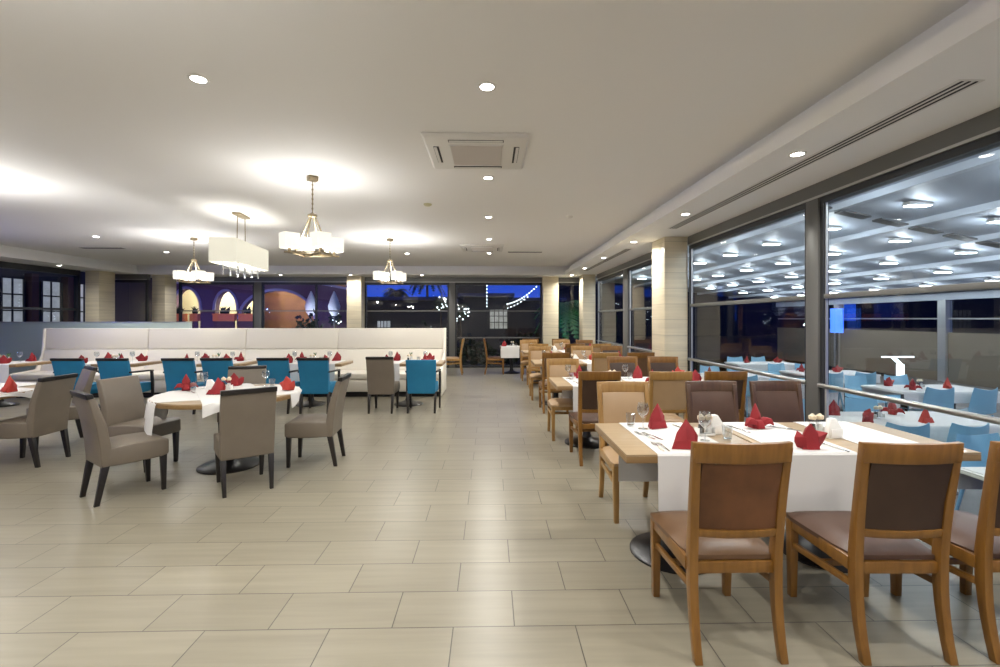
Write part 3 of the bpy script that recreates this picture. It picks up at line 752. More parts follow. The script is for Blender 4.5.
# long tables by the windows
XA0, XA1, XB0, XB1 = 0.765, 1.60, 1.615, 2.80
RY = (2.59, 5.26, 7.92, 10.60)
far_words = ('nearest', 'second', 'third', 'fourth')
for r, y0 in enumerate(RY):
    y1 = y0+0.785
    w = far_words[r]
    rect_table(XA0, XA1, y0, y1, 'pale oak table at the aisle end of the %s window side row' % w, 'window side tables, aisle end', bases=(0.0,))
    rect_table(XB0, XB1, y0, y1, 'wider pale oak table at the window end of the %s window side row' % w, 'window side tables, window end', bases=(-0.05,))
    for (a, c), nm in (((0.94, 1.40), 'aisle'), ((1.66, 2.08), 'middle'), ((2.23, 2.62), 'window')):
        runner(a, c, y0, y1, 0.75, 0.36, 0.43, 'white runner cloth draped across the %s window side row, %s place' % (w, nm), 'white runners on the window side tables')
# small table before the far window
rect_table(0.28, 0.92, 12.65, 13.3, 'small square table with black pedestal before the far window', None, r=0.24)
runner(0.30, 0.80, 12.65, 13.3, 0.75, 0.3, 0.3, 'white cloth on the small square table before the far window', 'cloth of the far table')
# banquette tables
BT = ((-9.15, -7.93), (-7.22, -5.98), (-5.50, -4.23), (-3.80, -2.52), (-2.07, -0.82))
bw = ('cut by the left picture edge', 'beside the grey glass screen', 'with the third and fourth blue armchairs', 'with the fifth and sixth blue armchairs', 'nearest the aisle')
for i, (x0, x1) in enumerate(BT):
    rect_table(x0, x1, 7.95, 8.62, 'oak table along the banquette, ' + bw[i], 'banquette tables', bases=(0,), r=0.25)
    for k, (a, c) in enumerate(((x1-1.14, x1-0.72), (x1-0.53, x1-0.11))):
        runner(a, c, 7.95, 8.62, 0.75, 0.34, 0.02, 'white runner on the banquette table %s, %s place' % (bw[i], ('first', 'second')[k]), 'white runners on the banquette tables')

# round tables
def round_table(cx, cy, R, rot, lab, short):
    t = thing('round_table', lab, 'table', (cx, cy, 0), rot, 'round tables')
    b = B(); lathe(b, ((R, 0.738), (R, 0.75)), 72); obj('tabletop', b, 'top', t)
    b = B(); lathe(b, ((R-0.002, 0.705), (R, 0.712), (R, 0.7375)), 72); obj('edge_band', b, 'top_edge', t)
    b = B(); ped(b, 0, 0, 0, 0.705, 0.29); obj('pedestal', b, 'black', t)
    for q, (a0, wd, L, dv) in enumerate(((rot, 0.78, (R+0.20, R+0.03), 0.0), (rot-1.40, 0.56, (R+0.06, R+0.07), 0.0))):
        b = B(); nv, nu = 17, 45; secs = []
        for i in range(nv):
            v = dv+(i/(nv-1)-0.5)*wd; ue = math.sqrt(max(0.01, (R+0.007)**2-v*v)); row = []
            for j in range(nu):
                u = -L[0]+j/(nu-1)*(L[0]+L[1]); z = 0.754+0.004*q; uu = u
                if abs(u) > ue:
                    h = abs(u)-ue; s = 1 if u > 0 else -1
                    fl = 0.10*h + 0.018*min(1, h/0.1)*math.sin(i*0.9+q)
                    uu = s*(ue+0.004*q+0.003+fl); z -= h
                row.append(Vector((uu, v, z)))
            mt = Matrix.Translation((cx, cy, 0)) @ Matrix.Rotation(a0, 4, 'Z')
            secs.append([mt @ p for p in row])
        loft(b, secs, cap=False, closed=False); thick(b, 0.002)
        tag(obj('table_runner', b, 'linen'), 'white runner cloth %s %s' % (('hanging over both sides of', 'crossing over the middle of')[q], short), 'tablecloth', 'cloths on the round tables')
round_table(-2.68, 4.85, 0.67, 0.44, 'round oak table under crossed white cloths among taupe chairs', 'the nearer round table')
round_table(-5.57, 4.95, 0.70, -0.3, 'round table under white cloths cut by the left picture edge', 'the round table at the picture edge')

# ------------------------------------------------------------------ table ware
def crumple(pts, faces, m='red', sc=1.0):
    b = B(); vs = [b.verts.new(Vector(p)*sc) for p in pts]
    for f in faces: b.faces.new([vs[i] for i in f])
    return b
def make_napkin(style, m):
    def f():
        t = thing('folded_napkin', '', 'napkin')
        if style == 'peak':     # tall pointed sail standing on a folded pocket
            b = crumple(((-0.075, -0.01, 0), (0.055, -0.035, 0), (0.06, 0.04, 0), (-0.03, 0.05, 0), (0.012, 0.0, 0.172), (0.063, 0.0, 0.10), (-0.035, 0.02, 0.085), (0.0, -0.045, 0.045), (0.045, 0.05, 0.06)),
                        ((0, 7, 6), (0, 1, 7), (7, 1, 5), (7, 5, 4), (7, 4, 6), (5, 1, 2), (5, 2, 8), (5, 8, 4), (8, 3, 6), (8, 6, 4), (2, 3, 8), (3, 0, 6)))
            obj('sail', b, m, t, bevel=0.003, seg=2)
            b = crumple(((-0.088, -0.035, 0), (0.05, -0.055, 0), (0.055, -0.03, 0.055), (-0.01, -0.045, 0.05), (-0.062, -0.02, 0.048), (-0.035, 0.01, 0)),
                        ((0, 1, 3), (1, 2, 3), (0, 3, 4), (0, 4, 5), (4, 3, 5), (3, 2, 5), (2, 1, 5), (1, 0, 5)))
            obj('pocket', b, m, t, bevel=0.002, seg=1)
            b = crumple(((0.0, 0.02, 0), (0.075, -0.01, 0), (0.06, 0.05, 0), (0.055, 0.015, 0.125), (0.085, 0.0, 0.07), (0.02, 0.03, 0.09)),
                        ((0, 1, 4), (0, 4, 3), (0, 3, 5), (5, 3, 2), (3, 4, 2), (4, 1, 2), (0, 5, 2), (2, 1, 0)))
            obj('rear_fold', b, m, t, bevel=0.002, seg=1)
        elif style == 'crown':    # broad upright leaf between two wings
            b = crumple(((-0.055, -0.03, 0), (0.04, -0.04, 0), (0.045, 0.035, 0), (-0.045, 0.035, 0), (-0.045, -0.02, 0.095), (-0.005, -0.025, 0.152), (0.042, -0.02, 0.09), (0.0, 0.035, 0.11)),
                        ((0, 1, 6, 5, 4), (1, 2, 6), (6, 2, 7), (5, 6, 7), (4, 5, 7), (4, 7, 3), (0, 4, 3), (2, 3, 7)))
            obj('centre_fold', b, m, t, bevel=0.003)
            for s in (-1, 1):
                b = crumple(((s*0.03, -0.035, 0), (s*0.06, 0.02, 0), (s*0.10, -0.02, 0.095 if s > 0 else 0.07), (s*0.055, 0.025, 0.10), (s*0.035, -0.03, 0.07), (s*0.09, 0.0, 0.04)),
                            ((0, 5, 2, 4), (5, 1, 3, 2), (4, 2, 3), (0, 4, 3, 1), (0, 1, 5)))
                obj('wing', b, m, t, bevel=0.002, seg=1)
        else:                     # tulip: tall petal, two low curled petals
            b = crumple(((-0.035, -0.03, 0.0), (0.035, -0.03, 0), (0.04, 0.03, 0), (-0.04, 0.03, 0), (-0.038, 0.0, 0.10), (0.0, 0.005, 0.175), (0.036, 0.0, 0.095), (0.0, -0.036, 0.09), (0.0, 0.035, 0.10)),
                        ((0, 1, 7), (0, 7, 4), (7, 1, 6), (7, 6, 5), (7, 5, 4), (1, 2, 6), (6, 2, 8), (6, 8, 5), (8, 3, 4), (8, 4, 5), (2, 3, 8), (3, 0, 4)))
            obj('petal', b, m, t, bevel=0.003)
            for s in (-1, 1):
                b = B(); loft(b, [[(s*x, y-w, z), (s*x, y+w, z), (s*x, y+w*.8, z+h), (s*x, y-w*.8, z+h)] for x, y, z, w, h in ((0.015, -0.02, 0.01, 0.03, 0.04), (0.05, -0.03, 0.035, 0.035, 0.04), (0.08, -0.035, 0.035, 0.028, 0.035), (0.105, -0.04, 0.018, 0.010, 0.015))])
                obj('petal', b, m, t, bevel=0.004)
            b = B(); loft(b, [[(-0.03, y, z), (0.03, y, z), (0.02, y, z+h), (-0.02, y, z+h)] for y, z, h in ((-0.01, 0.0, 0.07), (-0.05, 0.0, 0.055), (-0.065, 0.004, 0.02))]); obj('petal', b, m, t, bevel=0.005)
        return t
    return f
NAP = {(s, m): Kind(make_napkin(s, m)) for s in ('peak', 'crown', 'tulip') for m in ('red', 'coral')}
def napkin(s, x, y, z, rz, lab, g, m='red'): NAP[(s, m)].put((x, y, z), rz, lab, g)

def make_wine():
    b = B(); lathe(b, ((0.032, 0), (0.032, 0.002), (0.006, 0.006), (0.004, 0.02), (0.004, 0.075), (0.015, 0.085), (0.034, 0.105), (0.040, 0.13), (0.037, 0.16), (0.032, 0.178), (0.031, 0.178), (0.036, 0.155), (0.038, 0.13), (0.030, 0.106), (0.004, 0.090)), 20)
    return tag(obj('wine_glass', b, 'glassware'), '', 'glass')
def make_tumbler():
    b = B(); lathe(b, ((0.026, 0), (0.033, 0.088), (0.0315, 0.088), (0.025, 0.008), (0.002, 0.007)), 20)
    return tag(obj('tumbler', b, 'glassware'), '', 'glass')
def make_fork():
    b = B()
    pts = [(0, -0.09, 0.003), (0, -0.02, 0.004), (0, 0.045, 0.008)]
    loft(b, [[(-w, y, z), (w, y, z), (w, y, z+0.002), (-w, y, z+0.002)] for y, w, z in ((-0.095, 0.006, 0.001), (-0.05, 0.007, 0.001), (0.01, 0.003, 0.006), (0.035, 0.004, 0.004), (0.052, 0.012, 0.001))])
    for k in range(4):
        x = -0.0105+k*0.007; loft(b, [[(x-0.0018, y, z), (x+0.0018, y, z), (x+0.0018, y, z+0.002), (x-0.0018, y, z+0.002)] for y, z in ((0.050, 0.001), (0.075, 0.001), (0.097, 0.006))])
    return tag(obj('fork', b, 'chrome'), '', 'cutlery')
def make_knife():
    b = B(); loft(b, [[(-w, y, 0.001), (w*e, y, 0.001), (w*e, y, 0.001+h), (-w, y, 0.001+h)] for y, w, h, e in ((-0.11, 0.007, 0.004, 1), (-0.02, 0.006, 0.005, 1), (0.0, 0.007, 0.002, 1), (0.07, 0.009, 0.002, 1), (0.112, 0.004, 0.0015, -0.5))])
    return tag(obj('knife', b, 'chrome'), '', 'cutlery')
def make_caddy():
    t = thing('condiment_caddy', '', 'condiment set')
    b = B(); box(b, -0.055, 0.055, -0.03, 0.03, 0, 0.012)
    for s in (-1, 1): box(b, s*0.055-0.002, s*0.055+0.002, -0.03, 0.03, 0.012, 0.05)
    obj('tray', b, 'porcelain', t, bevel=0.003)
    for s, fill in ((-1, 'pepper'), (1, 'porcelain')):
        b = B(); lathe(b, ((0.022, 0.013), (0.024, 0.04), (0.019, 0.085), (0.017, 0.098)), 16, (s*0.027, 0, 0)); j = obj('shaker', b, 'glassware', t)
        b = B(); lathe(b, ((0.018, 0.016), (0.019, 0.04), (0.015, 0.068)), 12, (s*0.027, 0, 0)); obj('shaker_fill', b, fill, j)
        b = B(); lathe(b, ((0.019, 0.098), (0.023, 0.106), (0.023, 0.122), (0.012, 0.128), (0.006, 0.136)), 14, (s*0.027, 0, 0)); obj('lid', b, 'cork', j)
    return t
def make_holder():
    t = thing('napkin_holder', '', 'napkin holder')
    b = B(); box(b, -0.05, 0.05, -0.022, 0.022, 0, 0.008); 
    for s in (-1, 1): loft(b, [[(-0.045, s*0.022-0.002, z), (0.045, s*0.022-0.002, z), (0.045, s*0.022+0.002, z), (-0.045, s*0.022+0.002, z)] for z in (0.008, 0.06)])
    obj('stand', b, 'porcelain', t, bevel=0.001)
    b = B(); loft(b, [[(x0, -0.017, z), (x1, -0.017, z), (x1, 0.017, z), (x0, 0.017, z)] for z, x0, x1 in ((0.01, -0.055, 0.05), (0.06, -0.052, 0.045), (0.125, -0.04, 0.0))])
    obj('paper_napkins', b, 'paper', t, bevel=0.002)
    return t
WG, TU, FK, KN, CD, NH = (Kind(k) for k in (make_wine, make_tumbler, make_fork, make_knife, make_caddy, make_holder))
Z = 0.7555
gN = 'red folded napkins on the window side tables'
napkin('peak', 1.16, 3.22, Z, 0.5, 'tall red pointed napkin beside the wine glass on the nearest long table', gN)
napkin('peak', 1.14, 2.71, Z, 0.0, 'red pointed napkin just over the top rail of the russet padded chair', gN)
napkin('tulip', 1.85, 3.20, Z, 0.1, 'red tulip folded napkin with curled petals before the dark stained chairs', gN)
napkin('crown', 1.865, 2.68, Z, 0.0, 'broad red napkin with two wings on the nearest long table', gN)
WG.put((1.05, 3.17, Z), 0, 'stemmed wine glass in front of the tall red napkin, nearest long table', 'glasses')
TU.put((0.995, 3.27, Z), 0, 'plain tumbler at the aisle corner of the nearest long table', 'glasses')
WG.put((1.335, 2.86, Z), 0, 'stemmed wine glass beside the condiment shakers, nearest long table', 'glasses')
TU.put((1.485, 2.88, Z), 0, 'plain tumbler half hidden by the russet padded chair', 'glasses')
FK.put((1.0, 2.98, Z), 0.35, 'fork lying by the tumbler on the aisle end runner', 'cutlery'); FK.put((1.045, 2.96, Z), 0.35, 'second fork lying below the wine glass on the aisle end runner', 'cutlery')
KN.put((1.32, 3.2, 0.7555), 0.15, 'knife lying behind the red napkin on the aisle end runner', 'cutlery')
FK.put((0.99, 2.72, Z), 0.0, 'fork beside the red napkin at the front edge of the nearest table', 'cutlery'); FK.put((1.022, 2.72, Z), 0.0, 'fork next to its twin at the front edge of the nearest table', 'cutlery')
KN.put((1.70, 3.15, Z), 0.2, 'knife lying beside the tulip folded napkin', 'cutlery')
KN.put((1.98, 3.2, Z), 0.9, 'knife lying on the window side of the tulip folded napkin', 'cutlery'); FK.put((2.03, 3.15, Z), 0.7, 'fork on the window side of the tulip folded napkin', 'cutlery')
KN.put((2.02, 2.70, Z), 0.1, 'knife beside the winged red napkin at the front edge', 'cutlery')
CD.put((1.40, 3.00, 0.7555 if False else 0.7515+0.004), 0.1, 'shaker pair with pale lids at the aisle end of the nearest long table', 'condiment sets')
NH.put((1.50, 3.05, 0.751), 0.2, 'white paper napkins in holder beside the nearest shaker pair', 'napkin holders')
CD.put((2.15, 3.02, 0.751), 0.1, 'shaker pair with pale lids behind the winged red napkin', 'condiment sets')
NH.put((2.20, 2.93, 0.751), 0.2, 'white paper napkins in holder behind the winged red napkin', 'napkin holders')
sty = ('peak', 'crown', 'tulip')
for r in (1, 2, 3):
    y0 = RY[r]; w = far_words[r]
    for c, (x, nm) in enumerate(((1.15, 'aisle'), (1.87, 'middle'), (2.42, 'window'))):
        for q, dy in enumerate((0.14, 0.66)):
            if r == 3 and q == 0 and c == 2: continue
            x_ = x + 0.03*math.sin(r*5+c*3+q)
            napkin(sty[(r+c+q) % 3], x_, y0+dy, Z, 0.5*math.sin(r+c*2+q*4), 'red folded napkin on the %s window side row, %s place, %s edge' % (w, nm, ('near', 'far')[q]), gN, 'coral' if (r+c+q) % 4 == 0 else 'red')
    for c, (x, nm) in enumerate(((0.99, 'aisle'), (1.72, 'middle'))):
        WG.put((x, y0+0.62, Z), 0, 'stemmed wine glass on the %s window side row, %s place' % (w, nm), 'glasses')
        TU.put((x+0.02, y0+0.50, Z), 0, 'tumbler on the %s window side row, %s place' % (w, nm), 'glasses')
        FK.put((x+0.03, y0+0.24, Z), 0.1, 'fork on the %s window side row, %s place' % (w, nm), 'cutlery')
    CD.put((1.50, y0+0.42, 0.7505), 0.2, 'shaker pair on the %s window side row' % w, 'condiment sets')
    NH.put((1.53, y0+0.30, 0.7505), 0.1, 'paper napkin holder on the %s window side row' % w, 'napkin holders')
napkin('peak', 0.38, 12.85, Z, 0.2, 'red napkin on the small square table before the far window', gN)
CD.put((0.62, 12.95, Z), 0.2, 'condiment shakers on the small square table before the far window', 'condiment sets')
TU.put((0.72, 12.80, Z), 0, 'tumbler on the small square table before the far window', 'glasses')
# round table settings (the two runners lie one over the other)
gn2 = 'napkins on the round tables'
ZR = 0.7605
napkin('tulip', -3.22, 5.0, ZR, 0.6, 'large red napkin leaning over at the left rim of the nearer round table', gn2)
napkin('crown', -2.87, 5.30, ZR, 0.2, 'red napkin standing behind the shakers of the nearer round table', gn2)
napkin('peak', -2.74, 4.72, ZR, 0.2, 'small red napkin tip just over the back of the front taupe chair', gn2)
napkin('crown', -2.14, 4.98, ZR, -0.3, 'orange red napkin at the aisle side rim of the nearer round table', gn2, 'coral')
WG.put((-3.07, 5.06, ZR), 0, 'wine glass beside the leaning napkin, nearer round table', 'glasses'); TU.put((-3.13, 4.97, ZR), 0, 'tumbler beside the leaning napkin, nearer round table', 'glasses')
WG.put((-2.52, 5.28, ZR), 0, 'wine glass at the aisle side of the nearer round table', 'glasses'); TU.put((-2.42, 5.22, ZR), 0, 'tumbler at the aisle side of the nearer round table', 'glasses')
FK.put((-3.05, 4.82, ZR), 0.9, 'fork lying on the nearer round table', 'cutlery'); KN.put((-2.70, 5.40, ZR), 1.2, 'knife lying on the nearer round table', 'cutlery')
CD.put((-2.80, 5.0, ZR), 0.1, 'shaker pair in the centre of the nearer round table', 'condiment sets'); NH.put((-2.87, 4.86, ZR), 0.1, 'paper napkin holder in the centre of the nearer round table', 'napkin holders')
napkin('crown', -5.12, 4.86, ZR, 0.2, 'broad red napkin on the round table at the picture edge', gn2)
napkin('peak', -4.98, 4.92, ZR, -0.4, 'orange red napkin beside another on the round table at the picture edge', gn2, 'coral')
# banquette settings
ZB = 0.7555
gn3 = 'red folded napkins on the banquette tables'
for i, (x0, x1) in enumerate(BT):
    for q, (xx, yy) in enumerate(((x1-0.95, 8.06), (x1-0.30, 8.06), (x1-0.88, 8.48), (x1-0.26, 8.48))):
        place = ('near first place', 'near second place', 'far first place', 'far second place')[q]
        napkin(sty[(i+q) % 3], xx, yy, ZB, 0.6*math.sin(i*3+q*2), 'red napkin on the banquette table %s, %s' % (bw[i], place), gn3)
    xm = (x0+x1)/2
    CD.put((xm+0.02, 8.30, 0.7505), 0.2, 'condiment shakers on the banquette table ' + bw[i], 'condiment sets')
    for q, xx in enumerate((x1-1.08, x1-0.46)):
        TU.put((xx+0.02, 8.22, ZB), 0, 'tumbler on the banquette table %s, %s place' % (bw[i], ('first', 'second')[q]), 'glasses')
        WG.put((xx-0.06+0.18, 8.36, ZB), 0, 'wine glass on the banquette table %s, %s place' % (bw[i], ('first', 'second')[q]), 'glasses')
    t = thing('bud_vase', 'small vase with green sprig on the banquette table ' + bw[i], 'vase', (xm+0.02, 8.42, 0.7505), 0, 'bud vases')
    b = B(); lathe(b, ((0.018, 0), (0.024, 0.03), (0.012, 0.07), (0.014, 0.09)), 12); obj('vase_body', b, 'porcelain', t)
    b = B()
    for k in range(5):
        a = k*1.256; tube(b, ((0, 0, 0.085), (0.012*math.cos(a), 0.012*math.sin(a), 0.12), (0.03*math.cos(a), 0.03*math.sin(a), 0.16)), (0.003, 0.007, 0.001), 5)
    obj('sprig', b, 'leaf', t)

# ------------------------------------------------------------------ terrace outside the window side
ZT = -0.30
sbox('floor_terrace', 'terr_floor', XR+0.06, 14, -3, 21, ZT-0.1, ZT)
TW = 13.2
def roof_z(x): return 3.42-0.115*(x-3.2)
b = B(); loft(b, [[(3.28, y, roof_z(3.28)), (TW, y, roof_z(TW)), (TW, y, roof_z(TW)+0.05), (3.28, y, roof_z(3.28)+0.05)] for y in (-3, 21)]); struct('roof_terrace', b, 'terr_roof')
for k in range(8):
    x = 3.68+k*1.45
    b = B(); loft(b, [[(x-0.045, y, roof_z(x)-0.085), (x+0.045, y, roof_z(x)-0.09), (x+0.045, y, roof_z(x)+0.0), (x-0.045, y, roof_z(x)+0.01)] for y in (-3, 21)]); o = struct('beam_%d' % (k+1), b, 'terr_beam')
b = B()
sl = thing('roof_slats', 'row of short dark vent strips across the white terrace roof', 'vent strip')
for k in range(7):
    x = 4.70+k*0.715; y = 6.66+k*0.165
    b = B(); loft(b, [[(xx, y-0.09+dy, roof_z(xx)-0.108), (xx, y+0.09+dy, roof_z(xx)-0.108), (xx, y+0.09+dy, roof_z(xx)-0.083), (xx, y-0.09+dy, roof_z(xx)-0.083)] for xx, dy in ((x-0.26, -0.06), (x+0.26, 0.06))]); obj('vent_strip', b, 'terr_dark', sl)
def make_terr_light():
    t = thing('terrace_roof_light', '', 'ceiling light')
    b = B(); box(b, -0.16, 0.16, -0.06, 0.06, -0.02, 0.03); obj('housing', b, 'plastic_white', t)
    b = B(); box(b, -0.15, 0.15, -0.05, 0.05, -0.027, -0.02); obj('lens', b, 'terr_lens', t)
    return t
TL = Kind(make_terr_light)
for i in range(6):
    for j in range(12):
        x = 4.4+i*1.45; y = -0.60+j*1.65+i*0.24
        W_ = ('first', 'second', 'third', 'fourth', 'fifth', 'sixth', 'seventh', 'eighth', 'ninth', 'tenth', 'eleventh', 'twelfth')
        o = TL.put((x, y, roof_z(x)-0.035), 0, 'lit terrace roof fitting, %s row out from the glass, %s from the near end' % (W_[i], W_[j]), 'terrace roof lights')
        if (i + j) % 2 == 0:
            lamp('terrace_lamp', 'POINT', (0, 0, -0.13), P_TERR*1.8, COOL, o, size=0.05)
# outer edge: beam, posts, a beige wall for the reflected room and panes
sbox('wall_reflected_band', 'reflected_band', TW-0.05, TW+0.1, -3, 21, ZT, 1.12)  # beige wall added to stand for the room mirrored in the glass
sbox('beam_10', 'terr_beam', TW-0.12, TW+0.1, -3, 21, 2.06, 2.26)
for k, y in enumerate((0.5, 4.75, 9.0, 13.2, 17.3)):
    sbox('pillar_%d' % (k+7), 'alu_light', TW-0.12, TW+0.08, y-0.12, y+0.12, ZT, 2.06)
b = B(); box(b, TW, TW+0.01, -3, 21, 1.12, 2.06); struct('window_9', b, 'glass')
b = B(); box(b, TW-0.02, TW+0.03, -3, 21, 1.50, 1.54); struct('trim_7', b, 'alu_light')

def terr_table(x0, x1, y0, y1, lab):
    rect_table(x0, x1, y0, y1, lab, 'terrace tables', z=0.75, z0=ZT, top='porcelain', th=0.03, bases=(-(x1-x0)/4, (x1-x0)/4), r=0.2)
    runner(x0+0.03, x1-0.03, y0, y1, 0.75+ZT, 0.16, 0.16, 'white cloth on ' + lab.replace('white ', '', 1), 'terrace tablecloths', 'tablecloth')
TT = ((3.32, 4.75, 2.50, 3.25, 'white terrace table nearest the camera, just outside the glass'), (3.60, 5.1, 4.50, 5.22, 'white terrace table behind the window rail'),
      (5.95, 7.45, 6.60, 7.34, 'white terrace table in the outer row, middle'), (5.95, 7.45, 8.70, 9.45, 'white terrace table in the outer row, farther off'),
      (5.8, 7.3, 10.75, 11.4, 'white terrace table in the outer row, farthest'), (3.8, 5.1, 8.35, 9.05, 'white terrace table near the stone pillar'))
for a in TT: terr_table(*a)
gP = 'pale blue plastic chairs on the terrace'
for i, (x, y, s, lab) in enumerate(((3.95, 4.50, 0, 'pale blue plastic chair back to camera behind the window rail, inner place'), (4.50, 4.48, 0, 'pale blue plastic chair back to camera behind the window rail, outer place'),
        (4.62, 5.50, 1, 'pale blue plastic chair facing camera across the rail side table, outer place'), (3.95, 5.50, 1, 'pale blue plastic chair facing camera across the rail side table, inner place'),
        (4.15, 3.66, 1, 'pale blue plastic chair facing camera low behind the cropped oak chair'), (4.6, 3.64, 1, 'pale blue plastic chair by the table nearest the camera on the terrace, outer place'),
        (6.45, 6.72, 0, 'pale blue plastic chair back to camera in the outer row, inner place'), (7.02, 6.66, 0, 'pale blue plastic chair back to camera in the outer row, outer place'),
        (6.4, 7.80, 1, 'pale blue plastic chair facing camera across the outer middle table, inner place'), (7.1, 7.80, 1, 'pale blue plastic chair facing camera across the outer middle table, outer place'),
        (6.33, 8.66, 0, 'pale blue plastic chair back to camera at the farther outer table, inner place'), (6.95, 8.66, 0, 'pale blue plastic chair back to camera at the farther outer table, outer place'),
        (6.35, 9.95, 1, 'pale blue plastic chair facing camera across the farther outer table, inner place'), (6.95, 9.95, 1, 'pale blue plastic chair facing camera across the farther outer table, outer place'),
        (6.35, 11.75, 1, 'pale blue plastic chair facing camera across the farthest terrace table, inner place'), (7.0, 11.75, 1, 'pale blue plastic chair facing camera across the farthest terrace table, outer place'),
        (4.50, 8.25, 0, 'pale blue plastic chair back to camera near the stone pillar'), (4.62, 9.5, 1, 'pale blue plastic chair facing camera near the stone pillar'))):
    PC.put((x, y, ZT), PI*s + random.uniform(-0.15, 0.15), lab, gP)
gtn = 'napkins on the terrace tables'
for i, (x, y, lab) in enumerate(((3.78, 5.05, 'red napkin on the rail side terrace table, far inner corner'), (3.85, 4.66, 'red napkin on the rail side terrace table, near inner corner'), (4.46, 5.06, 'red napkin on the rail side terrace table, far middle'), (4.45, 4.66, 'red napkin on the rail side terrace table, near middle'),
        (6.28, 7.2, 'red napkin on the outer middle terrace table, far inner corner'), (6.3, 6.8, 'red napkin on the outer middle terrace table, near inner corner'), (6.98, 6.95, 'red napkin on the outer middle terrace table, outer end'),
        (6.9, 9.1, 'red napkin on the farther outer terrace table, outer end'), (6.25, 9.2, 'red napkin on the farther outer terrace table, inner end'), (6.2, 11.1, 'red napkin on the farthest terrace table, inner end'), (6.95, 11.1, 'red napkin on the farthest terrace table, outer end'), (4.1, 8.6, 'red napkin on the terrace table near the stone pillar'))):
    napkin(sty[i % 3], x, y, 0.4555, 0.7*math.sin(i*2.3), lab, gtn, 'coral' if i in (3, 6) else 'red')
CD.put((4.12, 4.85, 0.4555), 0.2, 'shaker pair on the rail side terrace table', 'condiment sets'); CD.put((6.6, 7.0, 0.4555), 0.2, 'shaker pair on the outer middle terrace table', 'condiment sets')
# lit screen and T shaped lamp at the far side
t = thing('lit_screen', 'bright blue lit screen at the far end of the terrace edge', 'screen', (12.9, 17.0, ZT))
b = B(); box(b, -0.05, 0.0, -0.3, 0.3, 1.3, 2.2); obj('screen_face', b, 'led_blue', t)
b = B(); box(b, -0.03, 0.0, -0.05, 0.05, 0.0, 1.3); box(b, -0.15, 0.1, -0.2, 0.2, 0, 0.03); obj('stand', b, 'alu_dark', t)
t = thing('terrace_lamp_post', 'white glowing T shaped lamp standing beyond the outer terrace tables', 'lamp', (9.35, 10.4, ZT))
b = B(); box(b, -0.12, 0.12, -0.04, 0.04, 0.0, 0.03); obj('base', b, 'alu_dark', t)
b = B(); box(b, -0.08, 0.08, -0.02, 0.02, 0.03, 0.78); loft(b, [[(x-0.05, -0.02, z), (x+0.05, -0.02, z), (x+0.05, 0.02, z), (x-0.05, 0.02, z)] for x, z in ((0.0, 0.78), (-0.16, 0.93))]); obj('post', b, 'led_white', t)
b = B(); box(b, -0.42, 0.30, -0.03, 0.03, 0.93, 0.96); obj('light_bar', b, 'led_white', t)

# ------------------------------------------------------------------ outdoors beyond the far and left windows
sbox('ground', 'ground', -400, 400, YF+0.15, 900, -0.45, -0.3)
sbox('ground', 'ground', -60, XL-0.12, -20, YF+0.15, -0.45, -0.3)

def arched_wall(x0, x1, ztop, arches, y, th, n=140):
    """wall with pointed or round openings: arches (xa, xb, ztop, power)"""
    b = B(); xs = sorted(set([x0, x1] + [x0+(x1-x0)*i/n for i in range(n+1)] + [v for a in arches for v in (a[0], a[1])]))
    def zb(x):
        for a, c, zt, zs, pw in arches:
            if a+1e-6 < x < c-1e-6:
                u = abs((x-(a+c)/2)/((c-a)/2)); return zs+(zt-zs)*(1-u**pw)**(1/2.0)
        return None
    for p, q in zip(xs, xs[1:]):
        m_ = (p+q)/2; z = zb(m_)
        if z is None: zz = (-0.3, -0.3)
        else:
            zp, zq = zb(p) or 0, zb(q) or 0
            inside = [a for a in arches if a[0] <= m_ <= a[1]][0]
            zp = zb(p) if zb(p) is not None else inside[3]; zq = zb(q) if zb(q) is not None else inside[3]; zz = (zp, zq)
        loft(b, [[(p, y, zz[0]), (q, y, zz[1]), (q, y, ztop), (p, y, ztop)], [(p, y+th, zz[0]), (q, y+th, zz[1]), (q, y+th, ztop), (p, y+th, ztop)]])
    return b
fa = thing('arcade_building', 'violet building with lit pointed arches beyond the far left windows', 'building', (0, 0, 0))
A = ((-16.1, -14.75, 3.05, 1.9, 2.0), (-14.0, -12.9, 2.92, 1.9, 2.0), (-12.75, -9.0, 2.95, 1.5, 2.0))
obj('facade', arched_wall(-24, -8.9, 4.2, A, 24.0, 0.35), 'purple', fa, smooth=False)
for xa, xb, zt, zs, pw in A:
    b = B(); N = 24; secs = []
    for k in range(N+1):
        u = -1+2*k/N; x = (xa+xb)/2+u*(xb-xa)/2; z = zs+(zt-zs)*math.sqrt(max(0, 1-abs(u)**pw)); f_ = 1.09
        x2 = (xa+xb)/2+u*((xb-xa)/2+0.12); z2 = zs+(zt+0.12-zs)*math.sqrt(max(0, 1-abs(u)**pw))
        secs.append([(x, 23.93, z), (x2, 23.93, z2), (x2, 24.0, z2), (x, 24.0, z)])
    loft(b, secs); obj('arch_moulding', b, 'lilac', fa, smooth=False)
b = B(); box(b, -24, -8.9, 23.85, 24.0, 3.30, 3.42); obj('cornice', b, 'lilac', fa)
b = B(); box(b, -18.0, -17.45, 23.95, 24.0, 1.45, 2.95); obj('window', b, 'lit_warm', fa)
b = B(); loft(b, [[(x, y, z), (x, y+0.3, z), (x, y+0.3, z+0.12), (x, y, z+0.12)] for x, y, z in ((-8.9, 23.85, 3.3), (-7.0, 23.85, 2.95))]); obj('cornice', b, 'lilac', fa)
b = B(); box(b, -18.0, -17.45, 23.95, 24.0, 1.45, 2.95); obj('window', b, 'lit_warm', fa)
